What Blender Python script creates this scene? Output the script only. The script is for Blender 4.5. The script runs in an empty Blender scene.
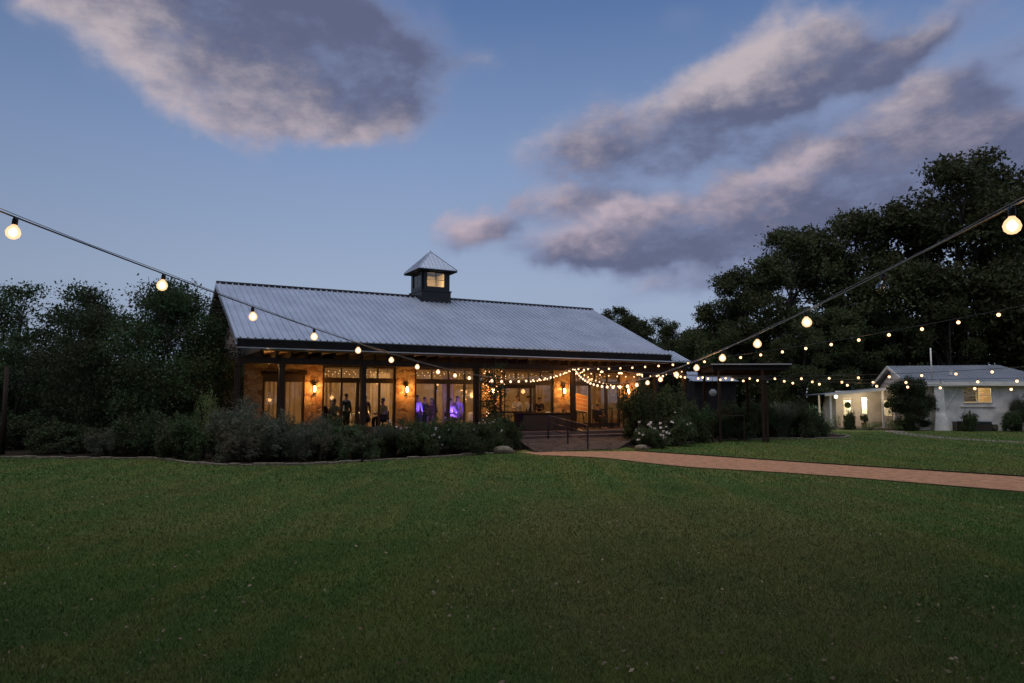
import bpy, bmesh, math, random
import numpy as np
from mathutils import Vector, Matrix
R = math.radians
S = bpy.context.scene
COL = S.collection
random.seed(7)

# ------------------------------------------------------------------ camera
cam = bpy.data.objects.new('camera', bpy.data.cameras.new('camera'))
COL.objects.link(cam); S.camera = cam
cam.location = (0, 0, 2.0)
cam.rotation_euler = (R(90 + 4.66), 0, 0)
cam.data.sensor_width = 36; cam.data.lens = 36 * 730 / 1024
cam.data.clip_start = 0.05; cam.data.clip_end = 2000

# ------------------------------------------------------------------ world: dusk sky with clouds
S.view_settings.view_transform = 'Standard'
S.view_settings.look = 'None'
S.view_settings.exposure = 0
S.view_settings.gamma = 1
S.render.engine = 'CYCLES'
S.cycles.use_denoising = True
S.cycles.max_bounces = 6; S.cycles.diffuse_bounces = 2; S.cycles.glossy_bounces = 2
S.cycles.transparent_max_bounces = 8; S.cycles.transmission_bounces = 4
S.cycles.sample_clamp_indirect = 2.0
S.cycles.caustics_reflective = False; S.cycles.caustics_refractive = False

SUN_EL, SUN_ROT = 1.0, 256.0
W = bpy.data.worlds.new('World'); S.world = W; W.use_nodes = True
W.cycles.sampling_method = 'MANUAL'; W.cycles.sample_map_resolution = 512
nt = W.node_tree; nt.nodes.clear()
class G:
    def __init__(s, nt): s.nt = nt
    def n(s, t, **k):
        o = s.nt.nodes.new(t)
        for a, b in k.items(): setattr(o, a, b)
        return o
    def put(s, sock, v):
        if isinstance(v, bpy.types.NodeSocket): s.nt.links.new(v, sock)
        elif v is not None:
            if sock.type == 'RGBA':
                v = (v,) * 3 if isinstance(v, (int, float)) else tuple(v)
                v = v + (1,) if len(v) == 3 else v
            sock.default_value = v
    def m(s, op, a, b=None, c=None, clamp=False):
        o = s.n('ShaderNodeMath', operation=op, use_clamp=clamp)
        s.put(o.inputs[0], a); s.put(o.inputs[1], b)
        if c is not None: s.put(o.inputs[2], c)
        return o.outputs[0]
    def vm(s, op, a, b=None, out=0):
        o = s.n('ShaderNodeVectorMath', operation=op)
        s.put(o.inputs[0], a)
        if b is not None: s.put(o.inputs[1], b)
        return o.outputs[out]
    def smooth(s, v, a, b, lo=0., hi=1.):
        o = s.n('ShaderNodeMapRange', interpolation_type='SMOOTHSTEP')
        s.put(o.inputs[0], v); o.inputs[1].default_value = a; o.inputs[2].default_value = b
        s.put(o.inputs[3], lo); s.put(o.inputs[4], hi)
        return o.outputs[0]
    def mix(s, f, a, b, blend='MIX'):
        o = s.n('ShaderNodeMix', data_type='RGBA', blend_type=blend)
        s.put(o.inputs[0], f); s.put(o.inputs[6], a); s.put(o.inputs[7], b)
        return o.outputs[2]
    def noise(s, v, scale, detail=4, rough=.55, out=0, dist=0):
        o = s.n('ShaderNodeTexNoise')
        s.put(o.inputs['Vector'], v); o.inputs['Scale'].default_value = scale
        o.inputs['Detail'].default_value = detail; o.inputs['Roughness'].default_value = rough
        o.inputs['Distortion'].default_value = dist
        return o.outputs[out]
    def ramp(s, f, stops, interp='LINEAR'):
        o = s.n('ShaderNodeValToRGB'); o.color_ramp.interpolation = interp
        el = o.color_ramp.elements
        while len(el) < len(stops): el.new(0.5)
        for e, (p, c) in zip(el, stops): e.position = p; e.color = (*c, 1)
        s.put(o.inputs[0], f); return o.outputs[0]
def lin(r, g, b):
    f = lambda c: (c/255/12.92) if c/255 <= .04045 else ((c/255+.055)/1.055)**2.4
    return (f(r), f(g), f(b))

# cloud banks in the sky: azimuth, elevation, radii (radians), tilt (deg), weight
# last column: brightness gain; the light side is low-left for the left bank and upper-left for the right ones
CLOUDS = [(-0.50,0.485,0.19,0.080,-16,1.0,-1,.0),(-0.37,0.45,0.155,0.085,-10,1.0,-1,-.05),(-0.25,0.46,0.13,0.085,0,1.0,-1,-.12),(-0.17,0.43,0.09,0.050,14,.6,-1,-.15),(-0.62,0.47,0.06,0.03,-25,.8,-1,.1),(-0.43,0.385,0.09,0.040,-26,.7,-1,.3),(-0.31,0.37,0.13,0.036,-6,.7,-1,.25),(-0.19,0.375,0.09,0.030,2,.6,-1,.1),
 (0.375,0.430,0.095,0.048,8,1.1,1,.55),(0.45,0.400,0.075,0.045,8,.8,1,.05),(0.31,0.375,0.17,0.050,14,.95,1,-.05),(0.17,0.345,0.15,0.045,16,.8,1,.0),(0.07,0.360,0.09,0.040,35,.55,1,.05),(0.545,0.425,0.080,0.018,28,.9,1,.2),(0.62,0.385,0.08,0.040,18,.9,1,-.3),
 (0.520,0.345,0.065,0.028,10,1.,1,.3),(0.50,0.300,0.17,0.036,3,.9,1,-.1),(0.30,0.315,0.12,0.022,8,.5,1,-.05),(0.36,0.270,0.09,0.028,10,.8,1,.1),(0.385,0.272,0.055,0.024,10,1.,1,.5),(0.47,0.25,0.14,0.035,0,.75,1,-.1),(0.25,0.232,0.20,0.036,5,.8,1,.0),(0.19,0.262,0.08,0.022,10,.9,1,.45),(0.07,0.268,0.08,0.018,10,.75,1,.2),(-0.050,0.243,0.055,0.028,12,1.2,1,.45),(0.12,0.215,0.16,0.030,2,.8,1,-.1),(0.26,0.200,0.16,0.026,1,.7,1,-.1),(0.215,0.150,0.22,0.028,2,.62,1,-.1),
 (0.58,0.266,0.12,0.060,4,.8,1,-.1),(0.40,0.205,0.17,0.045,0,.7,1,-.1),(0.238,0.490,0.036,0.020,5,.45,1,.1),(0.0,0.455,0.08,0.028,15,.38,1,.0),(1.2,0.3,0.4,0.12,0,.9,1,0)]
g = G(nt)
tc = g.n('ShaderNodeTexCoord'); sp = g.n('ShaderNodeSeparateXYZ'); g.put(sp.inputs[0], tc.outputs['Generated'])
X, Y, Z = sp.outputs
az = g.m('ARCTAN2', X, Y)
el = g.m('ARCSINE', Z)
P0 = g.n('ShaderNodeCombineXYZ'); g.put(P0.inputs[0], az); g.put(P0.inputs[1], el)
wn = g.vm('SUBTRACT', g.noise(P0.outputs[0], 12, 3, .55, out=1), (.5, .5, .5))
wsc = g.n('ShaderNodeVectorMath', operation='SCALE'); g.put(wsc.inputs[0], wn); wsc.inputs['Scale'].default_value = .075
P1 = g.vm('ADD', P0.outputs[0], wsc.outputs[0])
acc = None; accb = None
for (a, e, ra, re, rot, wt, side, gain) in CLOUDS:
    mp = g.n('ShaderNodeMapping', vector_type='TEXTURE')
    g.put(mp.inputs['Vector'], P1)
    mp.inputs['Location'].default_value = (a, e, 0)
    mp.inputs['Rotation'].default_value = (0, 0, R(rot))
    mp.inputs['Scale'].default_value = (ra, re, 1)
    l = g.vm('LENGTH', mp.outputs[0], out=1)
    v = g.smooth(l, 0.0, 1.85, wt * 1.08, 0.)
    b = g.m('ADD', g.vm('DOT_PRODUCT', mp.outputs[0], (-.28, .62 * side, 0), out=1), .25 + gain)
    vb = g.m('MULTIPLY', v, b)
    acc = v if acc is None else g.m('ADD', acc, v)
    accb = vb if accb is None else g.m('ADD', accb, vb)
bright = g.m('DIVIDE', accb, g.m('MAXIMUM', acc, .02))
acc = g.m('MINIMUM', acc, 1.3)
mpn = g.n('ShaderNodeMapping'); g.put(mpn.inputs['Vector'], P0.outputs[0]); mpn.inputs['Scale'].default_value = (1, 1.8, 1)
mpn.inputs['Rotation'].default_value = (0, 0, R(-14))
n1 = g.noise(mpn.outputs[0], 7.0, 9, .63)
n2 = g.noise(mpn.outputs[0], 15.0, 6, .62)
n3 = g.noise(mpn.outputs[0], 3.0, 4, .5)
D0 = g.m('ADD', acc, g.m('MULTIPLY', g.m('SUBTRACT', n1, .5), 1.9))
alpha = g.smooth(D0, .28, 1.40)
veil = g.smooth(g.m('ADD', acc, g.m('MULTIPLY', g.m('SUBTRACT', n3, .5), 1.6)), .2, 1.5, 0., .55)
litv = g.smooth(g.m('ADD', bright, g.m('ADD', g.m('MULTIPLY', g.m('SUBTRACT', n1, .5), 1.6), g.m('MULTIPLY', g.m('SUBTRACT', n2, .5), .9))), .10, 1.15)
thin = g.smooth(D0, .4, 1.4)
# air
sky = g.n('ShaderNodeTexSky', sky_type='NISHITA'); sky.sun_disc = False
sky.sun_elevation = R(SUN_EL); sky.sun_rotation = R(SUN_ROT); sky.air_density = 1.2; sky.ozone_density = 3.0
grad = g.ramp(g.m('MULTIPLY', el, 1/.75), [(0.0, lin(172, 184, 208)), (.2, lin(166, 184, 213)), (.42, lin(140, 164, 205)), (.68, lin(96, 126, 176)), (1., lin(72, 100, 150))])
sideg = g.smooth(az, -1.1, -.1, .72, 1.0)
airc = g.mix(1.0, grad, sideg, 'MULTIPLY')
nis = g.n('ShaderNodeVectorMath', operation='SCALE'); g.put(nis.inputs[0], sky.outputs[0]); nis.inputs['Scale'].default_value = .08
airc = g.mix(.15, airc, nis.outputs[0])
cdark = g.mix(thin, lin(128, 137, 172), lin(93, 99, 127))
clit = g.mix(g.smooth(el, .15, .45), lin(190, 172, 184), lin(192, 180, 184))
ccol = g.mix(litv, cdark, clit)
final = g.mix(veil, airc, lin(138, 147, 180))
final = g.mix(g.m('MULTIPLY', alpha, .93), final, ccol)
below = g.smooth(el, -.02, 0.0)
final = g.mix(below, (.02, .022, .02, 1), final)
# added glow overhead, out of view, brightening lawn and roof from above
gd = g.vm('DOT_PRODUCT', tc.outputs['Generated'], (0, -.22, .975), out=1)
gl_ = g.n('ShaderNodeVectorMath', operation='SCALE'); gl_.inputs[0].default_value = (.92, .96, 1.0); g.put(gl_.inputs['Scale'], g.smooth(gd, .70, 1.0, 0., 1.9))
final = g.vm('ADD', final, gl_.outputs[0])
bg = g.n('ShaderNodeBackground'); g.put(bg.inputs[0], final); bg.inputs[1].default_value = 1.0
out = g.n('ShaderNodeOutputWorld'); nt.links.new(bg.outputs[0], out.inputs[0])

# the last of the sun below the trees behind the camera
sl = bpy.data.lights.new('sun', 'SUN'); sl.energy = 0.30; sl.angle = R(35); sl.color = (1, .80, .78)
so = bpy.data.objects.new('sun', sl); COL.objects.link(so); so.rotation_euler = Vector((-.90, -.22, .38)).to_track_quat('Z', 'Y').to_euler()

# ------------------------------------------------------------------ helpers
def tag(o, label=None, cat=None, group=None, kind=None):
    if label: o['label'] = label
    if cat: o['category'] = cat
    if group: o['group'] = group
    if kind: o['kind'] = kind
    return o
def empty(name, loc=(0, 0, 0), rz=0., parent=None):
    o = bpy.data.objects.new(name, None); COL.objects.link(o)
    o.location = loc; o.rotation_euler = (0, 0, rz); o.parent = parent; o.empty_display_size = .2
    return o
def link(name, me, parent=None, loc=(0, 0, 0), rz=0.):
    o = bpy.data.objects.new(name, me); COL.objects.link(o); o.parent = parent
    o.location = loc; o.rotation_euler = (0, 0, rz); return o
def npmesh(name, V, Fq, mats, smooth=False):
    """numpy verts (n,3) and faces (m,k) of one size"""
    V = np.asarray(V, np.float32); Fq = np.asarray(Fq, np.int32)
    me = bpy.data.meshes.new(name); k = Fq.shape[1]
    me.vertices.add(len(V)); me.vertices.foreach_set('co', V.ravel())
    me.loops.add(Fq.size); me.loops.foreach_set('vertex_index', Fq.ravel())
    me.polygons.add(len(Fq)); me.polygons.foreach_set('loop_start', np.arange(0, Fq.size, k, dtype=np.int32))
    me.polygons.foreach_set('loop_total', np.full(len(Fq), k, np.int32))
    if smooth: me.polygons.foreach_set('use_smooth', np.ones(len(Fq), bool))
    me.update(calc_edges=True)
    for m in mats: me.materials.append(m)
    return me
class MB:
    def __init__(s): s.v = []; s.f = []; s.sm = []
    def add(s, vs, fs, smooth=False):
        b = len(s.v); s.v += [tuple(v) for v in vs]; s.f += [tuple(i + b for i in f) for f in fs]; s.sm += [smooth] * len(fs); return s
    def box(s, x0, x1, y0, y1, z0, z1):
        return s.add([(x0, y0, z0), (x1, y0, z0), (x1, y1, z0), (x0, y1, z0), (x0, y0, z1), (x1, y0, z1), (x1, y1, z1), (x0, y1, z1)],
                     [(0, 3, 2, 1), (4, 5, 6, 7), (0, 1, 5, 4), (1, 2, 6, 5), (2, 3, 7, 6), (3, 0, 4, 7)])
    def bar(s, a, b, w, h=None):
        """square bar between two points"""
        a, b = Vector(a), Vector(b); h = h or w; d = (b - a).normalized()
        up = Vector((0, 0, 1)) if abs(d.z) < .95 else Vector((0, 1, 0))
        x = d.cross(up).normalized() * w / 2; y = x.cross(d).normalized() * h / 2
        vs = [p + sx * x + sy * y for p in (a, b) for sx, sy in ((-1, -1), (1, -1), (1, 1), (-1, 1))]
        return s.add(vs, [(0, 3, 2, 1), (4, 5, 6, 7), (0, 1, 5, 4), (1, 2, 6, 5), (2, 3, 7, 6), (3, 0, 4, 7)])
    def tube(s, pts, rad, n=8, cap=True):
        pts = [Vector(p) for p in pts]; rad = rad if hasattr(rad, '__len__') else [rad] * len(pts)
        vs = []; fs = []; ref = None
        for i, p in enumerate(pts):
            d = (pts[min(i + 1, len(pts) - 1)] - pts[max(i - 1, 0)]).normalized()
            if ref is None: ref = Vector((0, 0, 1)) if abs(d.z) < .9 else Vector((1, 0, 0))
            x = (ref - d * ref.dot(d)).normalized(); ref = x; y = d.cross(x)
            vs += [p + (x * math.cos(2 * math.pi * k / n) + y * math.sin(2 * math.pi * k / n)) * rad[i] for k in range(n)]
        for i in range(len(pts) - 1):
            for k in range(n):
                a = i * n + k; b = i * n + (k + 1) % n; fs.append((a, b, b + n, a + n))
        if cap: fs += [tuple(range(n))[::-1], tuple(range((len(pts) - 1) * n, len(pts) * n))]
        return s.add(vs, fs, True)
    def lathe(s, prof, c=(0, 0, 0), n=16):
        vs = []; fs = []
        for r, z in prof:
            vs += [(c[0] + r * math.cos(2 * math.pi * k / n), c[1] + r * math.sin(2 * math.pi * k / n), c[2] + z) for k in range(n)]
        for i in range(len(prof) - 1):
            for k in range(n):
                a = i * n + k; b = i * n + (k + 1) % n; fs.append((a, b, b + n, a + n))
        fs += [tuple(range(n))[::-1], tuple(range((len(prof) - 1) * n, len(prof) * n))]
        return s.add(vs, fs, True)
    def sphere(s, c, r, seg=12, rings=8, sz=1.):
        return s.lathe([(max(1e-4, r * math.sin(math.pi * i / rings)), -r * sz * math.cos(math.pi * i / rings)) for i in range(rings + 1)], c, seg)
    def prism(s, poly, z0, z1):
        n = len(poly); vs = [(x, y, z0) for x, y in poly] + [(x, y, z1) for x, y in poly]
        return s.add(vs, [tuple(range(n))[::-1], tuple(range(n, 2 * n))] + [(i, (i + 1) % n, n + (i + 1) % n, n + i) for i in range(n)])
    def mesh(s, name, mat, bevel=0):
        me = bpy.data.meshes.new(name); me.from_pydata(s.v, [], s.f); me.update()
        me.polygons.foreach_set('use_smooth', s.sm)
        for m in (mat if isinstance(mat, (list, tuple)) else [mat]): me.materials.append(m)
        if bevel:
            bm = bmesh.new(); bm.from_mesh(me); bmesh.ops.bevel(bm, geom=bm.edges[:], offset=bevel, segments=1, affect='EDGES'); bm.to_mesh(me); bm.free()
        return me
    def build(s, name, mat, parent=None, loc=(0, 0, 0), rz=0., bevel=0):
        return link(name, s.mesh(name, mat, bevel), parent, loc, rz)

# ------------------------------------------------------------------ materials
def mat(name, col, rough=.8, metal=0., var=.25, scale=3., bump=0., bscale=40., col2=None, spec=.5, coord='Object', stretch=None, detail=5):
    m = bpy.data.materials.new(name); m.use_nodes = True; t = m.node_tree; t.nodes.clear(); g = G(t)
    b = g.n('ShaderNodeBsdfPrincipled'); o = g.n('ShaderNodeOutputMaterial'); t.links.new(b.outputs[0], o.inputs[0])
    tc = g.n('ShaderNodeTexCoord'); v = tc.outputs[coord]
    if stretch:
        mp = g.n('ShaderNodeMapping'); g.put(mp.inputs[0], v); mp.inputs['Scale'].default_value = stretch; v = mp.outputs[0]
    n = g.noise(v, scale, detail, .6)
    c2 = col2 or tuple(c * (1 - var) for c in col); c1 = tuple(min(1, c * (1 + var * .6)) for c in col) if not col2 else col
    c = g.mix(g.smooth(n, .35, .65), (*c1, 1), (*c2, 1))
    g.put(b.inputs['Base Color'], c); b.inputs['Roughness'].default_value = rough; b.inputs['Metallic'].default_value = metal
    b.inputs['Specular IOR Level'].default_value = spec
    if bump:
        bn = g.n('ShaderNodeBump'); bn.inputs['Strength'].default_value = bump; bn.inputs['Distance'].default_value = .02
        g.put(bn.inputs['Height'], g.noise(v, bscale, 4, .6)); g.put(b.inputs['Normal'], bn.outputs[0])
    return m
def emit(name, col, strength, see=0.):
    m = bpy.data.materials.new(name); m.use_nodes = True; t = m.node_tree; t.nodes.clear(); g = G(t)
    e = g.n('ShaderNodeEmission'); e.inputs[0].default_value = (*col, 1); e.inputs[1].default_value = strength
    o = g.n('ShaderNodeOutputMaterial')
    if see:
        tr = g.n('ShaderNodeBsdfTransparent'); mx = g.n('ShaderNodeMixShader'); mx.inputs[0].default_value = 1 - see
        t.links.new(tr.outputs[0], mx.inputs[1]); t.links.new(e.outputs[0], mx.inputs[2]); t.links.new(mx.outputs[0], o.inputs[0])
    else: t.links.new(e.outputs[0], o.inputs[0])
    return m
def glassm(name, tint=(.9, .92, .9), gloss=.12, rough=.03):
    m = bpy.data.materials.new(name); m.use_nodes = True; t = m.node_tree; t.nodes.clear(); g = G(t)
    tr = g.n('ShaderNodeBsdfTransparent'); tr.inputs[0].default_value = (*tint, 1)
    gl = g.n('ShaderNodeBsdfGlossy'); gl.inputs['Roughness'].default_value = rough; gl.inputs[0].default_value = (.9, .9, .9, 1)
    fr = g.n('ShaderNodeFresnel'); fr.inputs[0].default_value = 1.45
    mx = g.n('ShaderNodeMixShader'); g.put(mx.inputs[0], g.m('ADD', fr.outputs[0], gloss * .3, clamp=True))
    t.links.new(tr.outputs[0], mx.inputs[1]); t.links.new(gl.outputs[0], mx.inputs[2])
    o = g.n('ShaderNodeOutputMaterial'); t.links.new(mx.outputs[0], o.inputs[0]); return m
def leafm(name, c1, c2, c3=None, rough=.7):
    m = bpy.data.materials.new(name); m.use_nodes = True; t = m.node_tree; t.nodes.clear(); g = G(t)
    ge = g.n('ShaderNodeNewGeometry'); oi = g.n('ShaderNodeObjectInfo')
    c = g.mix(ge.outputs['Random Per Island'], (*c1, 1), (*c2, 1))
    if c3:
        c = g.mix(g.smooth(g.noise(ge.outputs['Position'], .9, 2), .45, .7), c, (*c3, 1))
    hs = g.n('ShaderNodeHueSaturation'); g.put(hs.inputs['Color'], c)
    g.put(hs.inputs['Value'], g.m('MULTIPLY_ADD', oi.outputs['Random'], .5, .75))
    g.put(hs.inputs['Hue'], g.m('MULTIPLY_ADD', oi.outputs['Random'], .03, .485))
    b = g.n('ShaderNodeBsdfPrincipled'); g.put(b.inputs['Base Color'], hs.outputs[0]); b.inputs['Roughness'].default_value = rough
    b.inputs['Specular IOR Level'].default_value = .25
    tl = g.n('ShaderNodeBsdfTranslucent'); g.put(tl.inputs[0], hs.outputs[0])
    mx = g.n('ShaderNodeMixShader'); mx.inputs[0].default_value = .25
    t.links.new(b.outputs[0], mx.inputs[1]); t.links.new(tl.outputs[0], mx.inputs[2])
    o = g.n('ShaderNodeOutputMaterial'); t.links.new(mx.outputs[0], o.inputs[0]); return m

M = {}
M['timber'] = mat('dark_stained_timber', (.034, .020, .012), .8, spec=.2, stretch=(1, 1, .2), scale=6, bump=.3)
M['frame'] = mat('dark_bronze_frame', (.04, .024, .014), .5, var=.2)
M['black'] = mat('black_paint', (.015, .014, .014), .45, var=.2)
M['black_metal'] = mat('black_metal', (.02, .02, .02), .4, .6)
M['fascia'] = mat('dark_brown_fascia', (.016, .013, .013), .85, spec=.15)
M['soffit'] = mat('warm_pine_soffit', (.30, .17, .08), .7, stretch=(6, .4, 1), scale=3, var=.35)
M['drip'] = mat('pale_metal_trim', (.62, .64, .68), .35, .8, var=.1)
M['white'] = mat('white_painted_boards', (.80, .73, .63), .7, var=.12, scale=1.5)
M['offwhite'] = mat('off_white_stucco', (.84, .76, .66), .85, var=.22, scale=1.2, bump=.4, bscale=14)
M['cream'] = mat('cream_curtain', (.58, .47, .32), .9, var=.15, scale=2)
M['wallin'] = mat('tan_plaster', (.36, .27, .17), .9, var=.15)
M['floorin'] = mat('stained_concrete', (.16, .11, .075), .45, var=.3, scale=1.5)
M['ceil'] = mat('brown_plank_ceiling', (.12, .075, .045), .8, stretch=(.4, 8, 1), scale=2)
M['cloth'] = mat('white_table_linen', (.7, .68, .64), .85, var=.06)
M['bark'] = mat('grey_brown_bark', (.055, .045, .036), .95, stretch=(5, 5, .8), scale=4, bump=1., bscale=20, var=.4)
M['mulch'] = mat('dark_bark_mulch', (.030, .021, .014), .95, scale=14, var=.5, bump=.8, bscale=60, spec=.05)
M['gravel'] = mat('red_brown_gravel', (.43, .205, .10), .95, scale=4, var=.28, bump=.7, bscale=90, detail=10)
M['paver'] = mat('pale_concrete_path', (.20, .16, .12), .9, scale=3, var=.25, bump=.4)
M['edge'] = mat('limestone_edging', (.17, .135, .09), .9, scale=6, var=.35, bump=.5)
M['green'] = mat('stem_green', (.04, .06, .02), .7)
M['wire'] = mat('black_cable', (.035, .032, .03), .45, var=.2)
M['wirel'] = mat('galvanised_guide_wire', (.35, .33, .30), .35, .8, var=.2)
M['glass'] = glassm('window_glass')
M['clear'] = glassm('clear_bulb_glass', (.97, .97, .97), .5)
M['skin'] = mat('skin', (.42, .25, .17), .6, var=.08)
M['hair'] = mat('dark_hair', (.02, .013, .009), .6)
M['hairb'] = mat('brown_hair', (.09, .05, .028), .6)
M['suit'] = mat('black_suit', (.018, .013, .011), .8)
M['shirt'] = mat('white_shirt', (.7, .69, .68), .8, var=.06)
M['dress'] = mat('pale_dress', (.5, .46, .5), .8, var=.1)
M['red'] = mat('maroon_cloth', (.12, .03, .03), .8)
M['terra'] = mat('terracotta', (.25, .1, .05), .8)
M['leaf'] = leafm('tree_leaves', (.045, .058, .020), (.075, .085, .028), (.065, .060, .024))
M['leafd'] = leafm('dark_evergreen_leaves', (.03, .055, .02), (.055, .085, .03), (.065, .06, .025))
M['shrub'] = leafm('shrub_leaves', (.04, .07, .025), (.08, .11, .04), (.07, .07, .035))
M['lime'] = leafm('yellow_green_leaves', (.12, .17, .05), (.2, .24, .09))
M['greyg'] = leafm('grey_green_spikes', (.085, .10, .06), (.15, .145, .10), (.13, .10, .065))
M['flower'] = leafm('white_petals', (.6, .5, .5), (.7, .66, .6))
M['bulb_glow'] = emit('glowing_bulb_glass', (1, .60, .32), 1.5, .2)
M['filament'] = emit('hot_filament', (1, .80, .55), 10)
M['far_glow'] = emit('glowing_globe', (1, .56, .28), 3.4)
M['fairy'] = emit('fairy_light', (1, .62, .3), 2.5)
M['candle'] = emit('candle_flame', (1, .55, .18), 6)
M['lampglow'] = emit('wall_lamp_glass', (1, .62, .28), 14)
M['cotglow'] = emit('porch_lamp_glass', (1, .8, .5), 12)
M['purple'] = emit('violet_stage_lens', (.25, .1, 1), 12)

def curtainm():
    m = bpy.data.materials.new('cream_curtain_cloth'); m.use_nodes = True; t = m.node_tree; t.nodes.clear(); g = G(t)
    tc = g.n('ShaderNodeTexCoord'); c = g.mix(g.noise(tc.outputs['Object'], 3), (.66, .50, .32), (.52, .39, .24))
    d = g.n('ShaderNodeBsdfDiffuse'); g.put(d.inputs[0], c); tl = g.n('ShaderNodeBsdfTranslucent'); g.put(tl.inputs[0], c)
    mx = g.n('ShaderNodeMixShader'); mx.inputs[0].default_value = .55; t.links.new(d.outputs[0], mx.inputs[1]); t.links.new(tl.outputs[0], mx.inputs[2])
    o = g.n('ShaderNodeOutputMaterial'); t.links.new(mx.outputs[0], o.inputs[0]); return m
M['drape'] = curtainm()
def stone():
    m = bpy.data.materials.new('warm_limestone_masonry'); m.use_nodes = True; t = m.node_tree; t.nodes.clear(); g = G(t)
    tc = g.n('ShaderNodeTexCoord')
    dn = g.vm('SUBTRACT', g.noise(tc.outputs['Object'], 2.5, 2, out=1), (.5, .5, .5))
    sc = g.n('ShaderNodeVectorMath', operation='SCALE'); g.put(sc.inputs[0], dn); sc.inputs['Scale'].default_value = .35
    v = g.vm('ADD', tc.outputs['Object'], sc.outputs[0])
    mp = g.n('ShaderNodeMapping'); g.put(mp.inputs[0], v); mp.inputs['Scale'].default_value = (3.0, 3.0, 4.6)
    vo = g.n('ShaderNodeTexVoronoi', feature='F1'); g.put(vo.inputs['Vector'], mp.outputs[0]); vo.inputs['Scale'].default_value = 1
    ve = g.n('ShaderNodeTexVoronoi', feature='DISTANCE_TO_EDGE'); g.put(ve.inputs['Vector'], mp.outputs[0]); ve.inputs['Scale'].default_value = 1
    sx = g.n('ShaderNodeSeparateColor'); g.put(sx.inputs[0], vo.outputs['Color'])
    c = g.ramp(sx.outputs[0], [(0, (.20, .095, .038)), (.3, (.34, .19, .085)), (.65, (.44, .29, .15)), (1, (.50, .37, .21))])
    c = g.mix(g.smooth(g.noise(tc.outputs['Object'], 7, 5), .4, .75, 0., .5), c, (.15, .085, .045, 1))
    edge = g.smooth(ve.outputs[0], .01, .05)
    c = g.mix(edge, (.30, .24, .17, 1), c)
    b = g.n('ShaderNodeBsdfPrincipled'); g.put(b.inputs['Base Color'], c); b.inputs['Roughness'].default_value = .9
    bp = g.n('ShaderNodeBump'); bp.inputs['Strength'].default_value = .7; bp.inputs['Distance'].default_value = .03
    g.put(bp.inputs['Height'], g.m('ADD', edge, g.m('MULTIPLY', g.noise(tc.outputs['Object'], 14, 5), .6))); g.put(b.inputs['Normal'], bp.outputs[0])
    o = g.n('ShaderNodeOutputMaterial'); t.links.new(b.outputs[0], o.inputs[0]); return m
M['stone'] = stone()
M['flag'] = mat('flagstone', (.085, .055, .048), .8, scale=2.2, var=.3, bump=.6, bscale=8)
def roofm(name, c=(.46, .485, .555)):
    m = bpy.data.materials.new(name); m.use_nodes = True; t = m.node_tree; t.nodes.clear(); g = G(t)
    tc = g.n('ShaderNodeTexCoord'); b = g.n('ShaderNodeBsdfPrincipled')
    n = g.noise(tc.outputs['Object'], .7, 5, .6)
    mp = g.n('ShaderNodeMapping'); g.put(mp.inputs[0], tc.outputs['Object']); mp.inputs['Scale'].default_value = (5, .3, .3)
    st = g.noise(mp.outputs[0], 1.6, 4, .6)
    f = n
    c_ = g.mix(g.smooth(f, .35, .65), tuple(x * .92 for x in c) + (1,), tuple(min(1, x * 1.06) for x in c) + (1,))
    g.put(b.inputs['Base Color'], c_); b.inputs['Metallic'].default_value = .4
    g.put(b.inputs['Roughness'], g.smooth(f, .3, .7, .42, .46))
    o = g.n('ShaderNodeOutputMaterial'); t.links.new(b.outputs[0], o.inputs[0]); return m
def flagm():
    m = bpy.data.materials.new('dark_flagstone_paving'); m.use_nodes = True; t = m.node_tree; t.nodes.clear(); g = G(t)
    tc = g.n('ShaderNodeTexCoord'); ve = g.n('ShaderNodeTexVoronoi', feature='DISTANCE_TO_EDGE'); vo = g.n('ShaderNodeTexVoronoi')
    for v_ in (ve, vo): g.put(v_.inputs['Vector'], tc.outputs['Object']); v_.inputs['Scale'].default_value = 1.7
    sx = g.n('ShaderNodeSeparateColor'); g.put(sx.inputs[0], vo.outputs['Color'])
    c = g.ramp(sx.outputs[0], [(0, (.045, .030, .026)), (.5, (.075, .048, .042)), (1, (.105, .075, .060))])
    c = g.mix(g.smooth(g.noise(tc.outputs['Object'], 6, 5), .35, .7, 0., .6), c, (.04, .028, .022, 1))
    ed = g.smooth(ve.outputs[0], .015, .05); c = g.mix(ed, (.022, .017, .012, 1), c)
    b = g.n('ShaderNodeBsdfPrincipled'); g.put(b.inputs['Base Color'], c); b.inputs['Roughness'].default_value = .85; b.inputs['Specular IOR Level'].default_value = .2
    bp = g.n('ShaderNodeBump'); bp.inputs['Strength'].default_value = .8; bp.inputs['Distance'].default_value = .03; g.put(bp.inputs['Height'], ed); g.put(b.inputs['Normal'], bp.outputs[0])
    o = g.n('ShaderNodeOutputMaterial'); t.links.new(b.outputs[0], o.inputs[0]); return m
M['apron'] = flagm()
M['roof'] = roofm('galvanised_ribbed_metal')
M['roofc'] = roofm('weathered_cottage_metal', (.27, .28, .31))

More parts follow.
